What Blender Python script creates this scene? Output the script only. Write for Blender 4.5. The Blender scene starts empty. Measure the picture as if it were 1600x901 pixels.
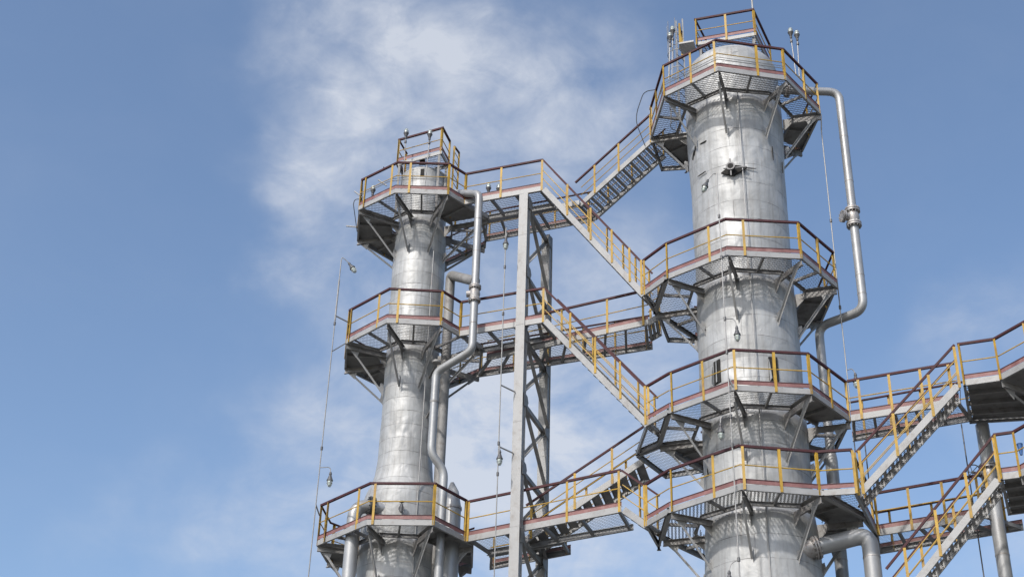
import bpy, random
from math import *
from mathutils import Vector, noise
random.seed(7)
sc = bpy.context.scene
COL = sc.collection

# ------------------------------------------------------------------ camera
CAMZ = 1.6
F, TH, RO = 2253.67, radians(31.149), radians(1.783)
cam_d = bpy.data.cameras.new('camera')
cam = bpy.data.objects.new('camera', cam_d); COL.objects.link(cam)
cam_d.sensor_width = 36; cam_d.lens = F / 1600 * 36
cam_d.clip_start = 0.1; cam_d.clip_end = 6000
cam.location = (0, 0, CAMZ)
from mathutils import Matrix
cam.rotation_euler = (Matrix.Rotation(pi / 2 + TH, 3, 'X') @ Matrix.Rotation(RO, 3, 'Z')).to_euler()
sc.camera = cam

# ------------------------------------------------------------------ light
SUN_AZ, SUN_EL = radians(213), radians(42)
SKY_STRENGTH = 0.15
wd = bpy.data.worlds.new('World'); sc.world = wd; wd.use_nodes = True
sc.view_settings.view_transform = 'Standard'; sc.view_settings.look = 'None'
sc.view_settings.gamma = 1.0; sc.view_settings.use_curve_mapping = False
sc.view_settings.exposure = 0.0
sd = bpy.data.lights.new('sun', 'SUN'); sd.energy = 3.0; sd.angle = radians(2.2); sd.color = (1.0, 0.955, 0.89)
sun = bpy.data.objects.new('sun', sd); COL.objects.link(sun)
sdir = Vector((sin(SUN_AZ) * cos(SUN_EL), cos(SUN_AZ) * cos(SUN_EL), sin(SUN_EL)))
sun.rotation_euler = sdir.to_track_quat('Z', 'Y').to_euler(); sun.location = sdir * 80

def ray(px, py):
    a, b = px - 800, py - 450.5
    u = a * cos(RO) + b * sin(RO); v = -a * sin(RO) + b * cos(RO)
    return Vector((u, F * cos(TH) + v * sin(TH), F * sin(TH) - v * cos(TH)))
def PZ(px, py, Z):            # point of the sight line at world height Z
    r = ray(px, py); r = r * ((Z - CAMZ) / r.z); return Vector((r.x, r.y, Z))
def PY(px, py, Y):            # point of the sight line at plan distance Y
    r = ray(px, py); r = r * (Y / r.y); return Vector((r.x, Y, r.z + CAMZ))

# sky: Nishita plus thin drifting cloud, all in world directions
nt = wd.node_tree; N = nt.nodes; Lk = nt.links
bg = N['Background']; bg.inputs['Strength'].default_value = SKY_STRENGTH
sky = N.new('ShaderNodeTexSky'); sky.sky_type = 'NISHITA'; sky.sun_disc = False
sky.sun_elevation = SUN_EL; sky.sun_rotation = SUN_AZ
sky.air_density = 1.0; sky.dust_density = 2.6; sky.ozone_density = 1.6
tc = N.new('ShaderNodeTexCoord')
def math_(op, a, b=None, clamp=False):
    n = N.new('ShaderNodeMath'); n.operation = op; n.use_clamp = clamp
    for i, x in enumerate((a, b)):
        if x is None: continue
        if isinstance(x, (int, float)): n.inputs[i].default_value = x
        else: Lk.new(x, n.inputs[i])
    return n.outputs[0]
nz = N.new('ShaderNodeTexNoise'); nz.inputs['Scale'].default_value = 9.5; nz.inputs['Detail'].default_value = 10
nz.inputs['Roughness'].default_value = 0.60; nz.inputs['Distortion'].default_value = 0.35
mp = N.new('ShaderNodeMapping'); mp.inputs['Scale'].default_value = (1.0, 1.0, 1.35); mp.inputs['Rotation'].default_value = (0, 0.5, 0.2)
Lk.new(tc.outputs['Generated'], mp.inputs[0]); Lk.new(mp.outputs[0], nz.inputs['Vector'])
# wobble of the lookup direction so that the cloud banks have ragged borders
wn = N.new('ShaderNodeTexNoise'); wn.inputs['Scale'].default_value = 7.0; wn.inputs['Detail'].default_value = 9
Lk.new(tc.outputs['Generated'], wn.inputs['Vector'])
va = N.new('ShaderNodeVectorMath'); va.operation = 'SUBTRACT'; Lk.new(wn.outputs['Color'], va.inputs[0]); va.inputs[1].default_value = (.5, .5, .5)
vs = N.new('ShaderNodeVectorMath'); vs.operation = 'SCALE'; Lk.new(va.outputs[0], vs.inputs[0]); vs.inputs['Scale'].default_value = 0.20
vd = N.new('ShaderNodeVectorMath'); vd.operation = 'ADD'; Lk.new(tc.outputs['Generated'], vd.inputs[0]); Lk.new(vs.outputs[0], vd.inputs[1])
BANKS = [(400, 390, 85, 1.0), (450, 300, 115, .95), (490, 170, 115, .9), (550, 50, 120, 1.15), (680, 140, 170, 1.05), (820, 110, 180, .9), (930, 190, 150, .6), (980, 60, 120, .3),
         (620, 330, 200, .75), (700, 560, 250, 1.0), (900, 470, 150, .75), (500, 720, 170, .8), (850, 700, 230, .95), (960, 850, 240, 1.3), (650, 860, 260, .9), (1120, 620, 160, .5), (330, 790, 140, .8), (470, 640, 120, .4), (230, 880, 120, .35),
         (1560, 490, 110, .75), (1450, 640, 120, .25), (1600, 860, 150, .75), (1250, 800, 200, .2), (1000, 640, 120, .4), (560, 520, 90, .5)]
acc = None
for (x, y, rad, amp) in BANKS:
    d = ray(x, y).normalized()
    dn = N.new('ShaderNodeVectorMath'); dn.operation = 'DISTANCE'; Lk.new(vd.outputs[0], dn.inputs[0]); dn.inputs[1].default_value = d
    mr = N.new('ShaderNodeMapRange'); mr.interpolation_type = 'SMOOTHERSTEP'
    Lk.new(dn.outputs['Value'], mr.inputs[0]); mr.inputs[1].default_value = 0.0; mr.inputs[2].default_value = rad * 1.5 / F
    mr.inputs[3].default_value = amp * 0.85; mr.inputs[4].default_value = 0.0
    acc = mr.outputs[0] if acc is None else math_('ADD', acc, mr.outputs[0])
f1 = math_('MULTIPLY', math_('SUBTRACT', nz.outputs['Fac'], 0.24), 1.7, True)
nf = N.new('ShaderNodeTexNoise'); nf.inputs['Scale'].default_value = 24; nf.inputs['Detail'].default_value = 8; nf.inputs['Roughness'].default_value = .62; nf.inputs['Distortion'].default_value = .8
mpf = N.new('ShaderNodeMapping'); mpf.inputs['Scale'].default_value = (1.0, .6, 2.1); mpf.inputs['Rotation'].default_value = (.3, .7, .4); Lk.new(tc.outputs['Generated'], mpf.inputs[0]); Lk.new(mpf.outputs[0], nf.inputs['Vector'])
f1 = math_('MULTIPLY', f1, math_('ADD', math_('MULTIPLY', math_('SUBTRACT', nf.outputs['Fac'], 0.3), 1.4), 0.75))
fac = math_('MULTIPLY', acc, f1, True)
fac = math_('ADD', fac, math_('MULTIPLY', math_('SUBTRACT', nz.outputs['Fac'], 0.42, True), 0.16), True)
fac = math_('MULTIPLY', math_('POWER', fac, 1.1), 0.80)
tint = N.new('ShaderNodeMix'); tint.data_type = 'RGBA'; tint.blend_type = 'MULTIPLY'; tint.inputs[0].default_value = 1
Lk.new(sky.outputs[0], tint.inputs[6]); tint.inputs[7].default_value = (1.22, 1.27, 1.30, 1)
mx = N.new('ShaderNodeMix'); mx.data_type = 'RGBA'
Lk.new(fac, mx.inputs[0]); Lk.new(tint.outputs[2], mx.inputs[6]); mx.inputs[7].default_value = (4.75, 5.0, 5.5, 1)
Lk.new(mx.outputs[2], bg.inputs['Color'])

# ------------------------------------------------------------------ materials
def new_mat(name, base, rough=.5, metal=0.0, var=0.12, vscale=3.0, grime=None, gcol=(.08, .07, .06), gamt=.5, bump=.1, bscale=30, streak=False, rvar=.12):
    m = bpy.data.materials.new(name); m.use_nodes = True; t = m.node_tree; n = t.nodes; l = t.links
    b = n['Principled BSDF']; tcx = n.new('ShaderNodeTexCoord')
    no = n.new('ShaderNodeTexNoise'); no.inputs['Scale'].default_value = vscale; no.inputs['Detail'].default_value = 6
    l.new(tcx.outputs['Object'], no.inputs['Vector'])
    rp = n.new('ShaderNodeValToRGB'); l.new(no.outputs['Fac'], rp.inputs[0])
    rp.color_ramp.elements[0].position = .3; rp.color_ramp.elements[1].position = .7
    rp.color_ramp.elements[0].color = (*[c * (1 - var) for c in base], 1); rp.color_ramp.elements[1].color = (*[min(1, c * (1 + var)) for c in base], 1)
    out = rp.outputs[0]
    if grime is not None:
        g = n.new('ShaderNodeTexNoise'); g.inputs['Scale'].default_value = grime; g.inputs['Detail'].default_value = 8; g.inputs['Roughness'].default_value = .65
        if streak:
            mpp = n.new('ShaderNodeMapping'); mpp.inputs['Scale'].default_value = (1, 1, .18); l.new(tcx.outputs['Object'], mpp.inputs[0]); l.new(mpp.outputs[0], g.inputs['Vector'])
        else: l.new(tcx.outputs['Object'], g.inputs['Vector'])
        gr = n.new('ShaderNodeMapRange'); l.new(g.outputs['Fac'], gr.inputs[0]); gr.inputs[1].default_value = .52; gr.inputs[2].default_value = .72; gr.inputs[4].default_value = gamt
        mm = n.new('ShaderNodeMix'); mm.data_type = 'RGBA'; l.new(gr.outputs[0], mm.inputs[0]); l.new(out, mm.inputs[6]); mm.inputs[7].default_value = (*gcol, 1)
        out = mm.outputs[2]
    l.new(out, b.inputs['Base Color'])
    rr = n.new('ShaderNodeMapRange'); l.new(no.outputs['Fac'], rr.inputs[0]); rr.inputs[3].default_value = rough - rvar; rr.inputs[4].default_value = rough + rvar
    l.new(rr.outputs[0], b.inputs['Roughness']); b.inputs['Metallic'].default_value = metal
    if bump:
        bn = n.new('ShaderNodeTexNoise'); bn.inputs['Scale'].default_value = bscale; bn.inputs['Detail'].default_value = 4; l.new(tcx.outputs['Object'], bn.inputs['Vector'])
        bp = n.new('ShaderNodeBump'); bp.inputs['Strength'].default_value = bump; bp.inputs['Distance'].default_value = .02
        l.new(bn.outputs['Fac'], bp.inputs['Height']); l.new(bp.outputs[0], b.inputs['Normal'])
    return m
M = {}
M['silver'] = new_mat('silver_painted_steel', (.325, .325, .325), .6, .2, .12, 2.0, 5.0, (.19, .16, .135), .5, .15, 25)
M['beam'] = new_mat('weathered_shaded_steel', (.24, .235, .23), .6, .15, .25, 3, 5.0, (.08, .055, .045), .6, .2, 30)  # weathered steel, base colour darkened to carry the shade of undersides
M['pipe'] = new_mat('silver_pipe_paint', (.34, .345, .35), .45, .35, .12, 1.5, 3.0, (.25, .22, .2), .4, .12, 14, True)
M['yellow'] = new_mat('yellow_rail_paint', (.385, .235, .026), .55, 0, .28, 4, 2.2, (.20, .115, .06), .85, .2, 40)
M['maroon'] = new_mat('maroon_rail_paint', (.050, .010, .014), .72, 0, .35, 4, 6.0, (.05, .03, .03), .5, .2, 40)
M['toe'] = new_mat('faded_red_toe_board', (.22, .10, .095), .6, 0, .3, 3, 3.0, (.27, .19, .18), .8, .2, 30)
M['tubey'] = new_mat('thin_yellow_rail_paint', (.44, .27, .03), .55, 0, .25, 3, 6.0, (.30, .22, .16), .8, .1, 40)
M['grate'] = new_mat('expanded_metal', (.16, .16, .16), .55, .2, .3, 2, 3.0, (.2, .15, .12), .5, 0, 30)
M['dark'] = new_mat('dark_cast_iron', (.07, .072, .075), .5, .3, .3, 6, None, bump=.2)
M['cast'] = new_mat('grey_cast_housing', (.10, .10, .105), .5, .3, .25, 8, 10.0, (.08, .06, .05), .5, .2)
M['flange'] = new_mat('flange_steel', (.36, .345, .335), .5, .4, .25, 6, 8.0, (.16, .08, .05), .7, .3)
M['rod'] = new_mat('conduit_steel', (.27, .27, .27), .5, .3, .2, 3, 5.0, (.2, .15, .12), .5, .1)
M['hole'] = new_mat('gap_shade', (.018, .017, .016), .9, 0, .4, 5, None, bump=.3)  # near-black colour paints the shade inside openings and the bore
M['blue'] = new_mat('blue_paint', (.05, .13, .33), .5, 0, .2, 5, None)
M['concrete'] = new_mat('concrete', (.13, .125, .11), .9, 0, .2, .3, .8, (.08, .075, .07), .5, .3, 6)
g = bpy.data.materials.new('lamp_glass'); g.use_nodes = True; gb = g.node_tree.nodes['Principled BSDF']
gb.inputs['Base Color'].default_value = (.75, .84, .78, 1); gb.inputs['Roughness'].default_value = .12; gb.inputs['Transmission Weight'].default_value = .35
gn = g.node_tree.nodes.new('ShaderNodeTexNoise'); gn.inputs['Scale'].default_value = 20
gr_ = g.node_tree.nodes.new('ShaderNodeMapRange'); gr_.inputs[3].default_value = .05; gr_.inputs[4].default_value = .35
g.node_tree.links.new(gn.outputs['Fac'], gr_.inputs[0]); g.node_tree.links.new(gr_.outputs[0], gb.inputs['Roughness'])
M['glass'] = g

def clad_mat(name, bw, bh, seed):
    m = bpy.data.materials.new(name); m.use_nodes = True; t = m.node_tree; n = t.nodes; l = t.links
    b = n['Principled BSDF']; uv = n.new('ShaderNodeUVMap'); tcx = n.new('ShaderNodeTexCoord')
    wob = n.new('ShaderNodeTexNoise'); wob.inputs['Scale'].default_value = 1.4; l.new(uv.outputs[0], wob.inputs['Vector'])
    vm = n.new('ShaderNodeVectorMath'); vm.operation = 'SCALE'; vm.inputs['Scale'].default_value = .05; l.new(wob.outputs['Color'], vm.inputs[0])
    ad = n.new('ShaderNodeVectorMath'); ad.operation = 'ADD'; l.new(uv.outputs[0], ad.inputs[0]); l.new(vm.outputs[0], ad.inputs[1])
    def brick(c1, c2, mo, ms):
        br = n.new('ShaderNodeTexBrick'); l.new(ad.outputs[0], br.inputs['Vector'])
        br.inputs['Scale'].default_value = 1; br.inputs['Brick Width'].default_value = bw; br.inputs['Row Height'].default_value = bh
        br.inputs['Mortar Size'].default_value = ms; br.inputs['Mortar Smooth'].default_value = .25; br.offset = .37; br.inputs['Bias'].default_value = 0
        br.inputs['Color1'].default_value = (*c1, 1); br.inputs['Color2'].default_value = (*c2, 1); br.inputs['Mortar'].default_value = (*mo, 1)
        return br
    b1 = brick((.385, .39, .39), (.45, .455, .455), (.415, .42, .42), 0.0)
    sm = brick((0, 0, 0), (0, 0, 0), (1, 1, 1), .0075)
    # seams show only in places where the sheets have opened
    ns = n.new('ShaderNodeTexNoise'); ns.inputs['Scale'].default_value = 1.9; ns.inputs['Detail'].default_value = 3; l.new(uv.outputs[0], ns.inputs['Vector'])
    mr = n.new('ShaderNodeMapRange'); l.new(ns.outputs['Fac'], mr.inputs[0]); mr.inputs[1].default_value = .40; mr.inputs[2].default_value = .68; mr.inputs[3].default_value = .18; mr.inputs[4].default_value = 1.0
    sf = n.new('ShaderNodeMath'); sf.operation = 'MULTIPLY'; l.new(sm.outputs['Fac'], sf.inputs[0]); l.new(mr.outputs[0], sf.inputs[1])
    # streaks and patches
    mpp = n.new('ShaderNodeMapping'); mpp.inputs['Scale'].default_value = (5.5, .45, 1); l.new(uv.outputs[0], mpp.inputs[0])
    st = n.new('ShaderNodeTexNoise'); st.inputs['Scale'].default_value = 1.3; st.inputs['Detail'].default_value = 7; st.inputs['Roughness'].default_value = .6; l.new(mpp.outputs[0], st.inputs['Vector'])
    sr = n.new('ShaderNodeMapRange'); l.new(st.outputs['Fac'], sr.inputs[0]); sr.inputs[1].default_value = .47; sr.inputs[2].default_value = .78; sr.inputs[4].default_value = .62
    pt = n.new('ShaderNodeTexNoise'); pt.inputs['Scale'].default_value = 1.1; pt.inputs['Detail'].default_value = 8; pt.inputs['Roughness'].default_value = .62; l.new(tcx.outputs['Object'], pt.inputs['Vector'])
    pr = n.new('ShaderNodeMapRange'); l.new(pt.outputs['Fac'], pr.inputs[0]); pr.inputs[1].default_value = .38; pr.inputs[2].default_value = .68; pr.inputs[3].default_value = 1.06; pr.inputs[4].default_value = .76
    m1 = n.new('ShaderNodeMix'); m1.data_type = 'RGBA'; l.new(sr.outputs[0], m1.inputs[0]); l.new(b1.outputs['Color'], m1.inputs[6]); m1.inputs[7].default_value = (.20, .19, .175, 1)
    m2 = n.new('ShaderNodeVectorMath'); m2.operation = 'SCALE'; l.new(m1.outputs[2], m2.inputs[0]); l.new(pr.outputs[0], m2.inputs['Scale'])
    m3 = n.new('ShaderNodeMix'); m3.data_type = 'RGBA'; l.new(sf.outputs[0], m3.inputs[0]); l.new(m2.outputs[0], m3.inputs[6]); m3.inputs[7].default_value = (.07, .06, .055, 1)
    rm = n.new('ShaderNodeMapping'); rm.inputs['Scale'].default_value = (11, .55, 1); l.new(uv.outputs[0], rm.inputs[0])
    rn = n.new('ShaderNodeTexNoise'); rn.inputs['Scale'].default_value = 1.0; rn.inputs['Detail'].default_value = 5; l.new(rm.outputs[0], rn.inputs['Vector'])
    rq = n.new('ShaderNodeMapRange'); l.new(rn.outputs['Fac'], rq.inputs[0]); rq.inputs[1].default_value = .62; rq.inputs[2].default_value = .76; rq.inputs[4].default_value = .5
    m4 = n.new('ShaderNodeMix'); m4.data_type = 'RGBA'; l.new(rq.outputs[0], m4.inputs[0]); l.new(m3.outputs[2], m4.inputs[6]); m4.inputs[7].default_value = (.17, .125, .095, 1)
    l.new(m4.outputs[2], b.inputs['Base Color'])
    rr = n.new('ShaderNodeMapRange'); l.new(pt.outputs['Fac'], rr.inputs[0]); rr.inputs[1].default_value = .3; rr.inputs[2].default_value = .7; rr.inputs[3].default_value = .50; rr.inputs[4].default_value = .66
    l.new(rr.outputs[0], b.inputs['Roughness']); b.inputs['Metallic'].default_value = .30
    # dents: soft facets plus paint grain
    d1 = n.new('ShaderNodeTexNoise'); d1.inputs['Scale'].default_value = 2.6; d1.inputs['Detail'].default_value = 3; d1.inputs['Distortion'].default_value = .6; l.new(tcx.outputs['Object'], d1.inputs['Vector'])
    d2 = n.new('ShaderNodeTexNoise'); d2.inputs['Scale'].default_value = 28; d2.inputs['Detail'].default_value = 5; l.new(tcx.outputs['Object'], d2.inputs['Vector'])
    bA = n.new('ShaderNodeBump'); bA.inputs['Strength'].default_value = .45; bA.inputs['Distance'].default_value = .06; l.new(d1.outputs['Fac'], bA.inputs['Height'])
    bB = n.new('ShaderNodeBump'); bB.inputs['Strength'].default_value = .25; bB.inputs['Distance'].default_value = .01; l.new(d2.outputs['Fac'], bB.inputs['Height']); l.new(bA.outputs[0], bB.inputs['Normal'])
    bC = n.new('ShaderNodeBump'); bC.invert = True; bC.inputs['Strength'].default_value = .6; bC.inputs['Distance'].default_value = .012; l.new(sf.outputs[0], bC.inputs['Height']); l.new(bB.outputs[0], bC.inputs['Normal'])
    l.new(bC.outputs[0], b.inputs['Normal'])
    return m
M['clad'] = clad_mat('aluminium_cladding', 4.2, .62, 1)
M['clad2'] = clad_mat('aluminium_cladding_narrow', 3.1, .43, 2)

# ------------------------------------------------------------------ mesh helpers
ORG = {}
class MB:
    def __init__(s): s.v = []; s.f = []; s.uv = None; s.smooth_from = None
    def prof(s, prof, p0, p1, up=(0, 0, 1), side=None, cap=True):
        """extrude a closed 2D profile (x = side, y = up) from p0 to p1"""
        p0 = Vector(p0); p1 = Vector(p1); d = (p1 - p0)
        if d.length < 1e-6: return
        d.normalize(); up = Vector(up)
        x = d.cross(up)
        if x.length < 1e-4: up = Vector((1, 0, 0)); x = d.cross(up)
        x.normalize(); y = x.cross(d).normalized()
        if side is not None and x.dot(Vector(side)) < 0: x = -x
        b = len(s.v); k = len(prof)
        for p in (p0, p1):
            for a, c in prof: s.v.append(p + x * a + y * c)
        for i in range(k):
            j = (i + 1) % k; s.f.append((b + i, b + j, b + k + j, b + k + i))
        if cap:
            s.f.append(tuple(b + i for i in range(k))[::-1]); s.f.append(tuple(b + k + i for i in range(k)))
    def bar(s, p0, p1, w, h, up=(0, 0, 1), off=(0, 0)):
        a, c = off; s.prof([(a - w/2, c - h/2), (a + w/2, c - h/2), (a + w/2, c + h/2), (a - w/2, c + h/2)], p0, p1, up)
    def chan(s, p0, p1, h, w, t, side, up=(0, 0, 1), off=0):
        """C channel, web on the side 'side', flanges pointing away from it; height from 0 to h (+off)"""
        o = off
        s.prof([(0, o), (0, o+h), (-w, o+h), (-w, o+h-t), (-t, o+h-t), (-t, o+t), (-w, o+t), (-w, o)], p0, p1, up, side)
    def ang(s, p0, p1, a, t, side, up=(0, 0, 1), off=(0, 0)):
        x, y = off; s.prof([(x, y), (x + a, y), (x + a, y + t), (x + t, y + t), (x + t, y + a), (x, y + a)], p0, p1, up, side)
    def tube(s, pts, r, seg=10, cap=True):
        pts = [Vector(p) for p in pts]; b0 = len(s.v); n = len(pts)
        rs = r if isinstance(r, (list, tuple)) else [r] * n
        t0 = (pts[1] - pts[0]).normalized(); u = t0.orthogonal().normalized()
        for i, p in enumerate(pts):
            t = (pts[min(i+1, n-1)] - pts[max(i-1, 0)]).normalized()
            u = (u - t * u.dot(t)).normalized(); w = t.cross(u)
            for k in range(seg):
                a = 2*pi*k/seg; s.v.append(p + (u*cos(a) + w*sin(a)) * rs[i])
        for i in range(n-1):
            for k in range(seg):
                j = (k+1) % seg; s.f.append((b0+i*seg+k, b0+i*seg+j, b0+(i+1)*seg+j, b0+(i+1)*seg+k))
        if cap:
            s.f.append(tuple(b0+k for k in range(seg))[::-1]); s.f.append(tuple(b0+(n-1)*seg+k for k in range(seg)))
    def box(s, c, sx, sy, sz, rz=0):
        c = Vector(c); d = Vector((cos(rz), sin(rz), 0)); s.prof([(-sy/2, -sz/2), (sy/2, -sz/2), (sy/2, sz/2), (-sy/2, sz/2)], c - d*sx/2, c + d*sx/2)
    def plate(s, pts, t, nrm):
        nrm = Vector(nrm).normalized() * t/2; k = len(pts); b = len(s.v)
        for sg in (-1, 1):
            for p in pts: s.v.append(Vector(p) + nrm*sg)
        s.f.append(tuple(b+i for i in range(k))[::-1]); s.f.append(tuple(b+k+i for i in range(k)))
        for i in range(k):
            j = (i+1) % k; s.f.append((b+i, b+j, b+k+j, b+k+i))
    def build(s, name, mat, parent=None, smooth=False, angle=40):
        me = bpy.data.meshes.new(name)
        o = Vector((0, 0, 0)) if parent is None else ORG[parent.name]
        me.from_pydata([tuple(Vector(v) - o) for v in s.v], [], s.f)
        if s.uv:
            ul = me.uv_layers.new(name='UVMap')
            for lp in me.loops: ul.data[lp.index].uv = s.uv[lp.vertex_index]
        me.materials.append(M[mat]); me.validate()
        if smooth:
            me.polygons.foreach_set('use_smooth', [True]*len(me.polygons))
            me.set_sharp_from_angle(angle=radians(angle))
        ob = bpy.data.objects.new(name, me); COL.objects.link(ob)
        if parent is not None: ob.parent = parent
        ORG[ob.name] = o
        return ob
def thing(name, label, cat, loc, group=None):
    o = bpy.data.objects.new(name, None); COL.objects.link(o); o.empty_display_size = .3
    o.location = loc; ORG[o.name] = Vector(loc); o['label'] = label; o['category'] = cat
    if group: o['group'] = group
    return o
def fillet(pts, r, n=7):
    pts = [Vector(p) for p in pts]; out = [pts[0]]
    for i in range(1, len(pts)-1):
        a, b, c = pts[i-1], pts[i], pts[i+1]
        rr = min(r, (a-b).length*.49, (c-b).length*.49)
        p = b + (a-b).normalized()*rr; q = b + (c-b).normalized()*rr
        for k in range(n+1):
            t = k/n; out.append(p*(1-t)**2 + b*2*t*(1-t) + q*t*t)
    out.append(pts[-1]); return out
def flange(mb, c, d, r, t=.03, bolts=10):
    c = Vector(c); d = Vector(d).normalized(); u = d.orthogonal().normalized(); w = d.cross(u)
    for s_ in (-1, 1):
        cc = c + d*s_*t*.75; mb.tube([cc - d*t/2, cc + d*t/2], r, 20)
    for k in range(bolts):
        a = 2*pi*k/bolts; p = c + (u*cos(a) + w*sin(a))*r*.84; mb.tube([p - d*t*2.1, p + d*t*2.1], r*.075, 6)
def inside(poly, x, y):
    c = False; n = len(poly)
    for i in range(n):
        x1, y1 = poly[i][0], poly[i][1]; x2, y2 = poly[i-1][0], poly[i-1][1]
        if (y1 > y) != (y2 > y) and x < (x2-x1)*(y-y1)/(y2-y1)+x1: c = not c
    return c
def grating(poly, z, ang, hole=None, pl=.105, ps=.046, w=.022, dz=.003):
    mb = MB(); u = (cos(ang), sin(ang)); v = (-sin(ang), cos(ang))
    us = [p[0]*u[0]+p[1]*u[1] for p in poly]; vs_ = [p[0]*v[0]+p[1]*v[1] for p in poly]
    j = 0; vv = min(vs_)
    while vv < max(vs_):
        uu = min(us); k = 0; prev = None
        while uu < max(us):
            o = (ps*.5 if k % 2 else 0) * (1 if j % 2 else -1)
            a, b = uu, vv + o
            x, y = a*u[0]+b*v[0], a*u[1]+b*v[1]
            ok = inside(poly, x, y) and (hole is None or (x-hole[0])**2+(y-hole[1])**2 > hole[2]**2)
            if ok and prev is not None:
                i = len(mb.v)
                (px_, py_) = prev
                mb.v += [Vector((px_ - v[0]*w/2, py_ - v[1]*w/2, z)), Vector((px_ + v[0]*w/2, py_ + v[1]*w/2, z+dz)),
                         Vector((x + v[0]*w/2, y + v[1]*w/2, z+dz)), Vector((x - v[0]*w/2, y - v[1]*w/2, z))]
                mb.f.append((i, i+1, i+2, i+3))
            prev = (x, y) if ok else None
            uu += pl/2; k += 1
        vv += ps; j += 1
    return mb

# ------------------------------------------------------------------ railings
HR = 1.186
def railing(parent, path, posts, inward, hr=HR, toe=True, mid=True, slope=False, mid2=False, fade=False):
    """path: floor-level outline points (bottom of the edge beam). posts: list of points on it. inward: fn(point)->unit vector"""
    up = Vector((0, 0, 1)); path = [Vector(p) for p in path]
    tr = MB(); md = MB(); tb = MB()
    for i in range(len(path)-1):
        a, b = path[i], path[i+1]; iw = inward((a+b)/2)
        d = (b-a).normalized(); e0 = d*.012 if i else d*0; e1 = d*.012 if i < len(path)-2 else d*0
        tr.ang(a + up*hr - e0, b + up*hr + e1, .062, .009, iw, off=(-.004, -.055))
        if mid: md.tube([a + up*(hr*.56) + iw*.03, b + up*(hr*.56) + iw*.03], .016, 6)
        if mid2: md.tube([a + up*(hr*.30) + iw*.03, b + up*(hr*.30) + iw*.03], .016, 6)
        if toe: tb.bar(a + up*.225 + iw*.012, b + up*.225 + iw*.012, .006, .10)
    t = tr.build('top_rail', 'maroon', parent)
    if md.v: md.build('mid_rail', 'tubey', t, True)
    if tb.v:
        tb = tb.build('toe_board', 'toe', t); cp = MB()
        for i in range(len(path)-1):
            iw = inward((path[i]+path[i+1])/2); cp.bar(path[i] + up*.286 + iw*.010, path[i+1] + up*.286 + iw*.010, .016, .022)
        cp.build('toe_board_edge', 'maroon', t)
    for p in posts:
        p = Vector(p); iw = inward(p); side = iw.cross(up)
        m = MB(); m.prof([(0, 0), (.068, 0), (.068, .007), (.007, .007), (.007, .062), (0, .062)], p - iw*.012 + up*.01, p - iw*.012 + up*(hr-.05), up=iw, side=side)
        m.build('post', 'yellow', t)
    return t

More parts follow.
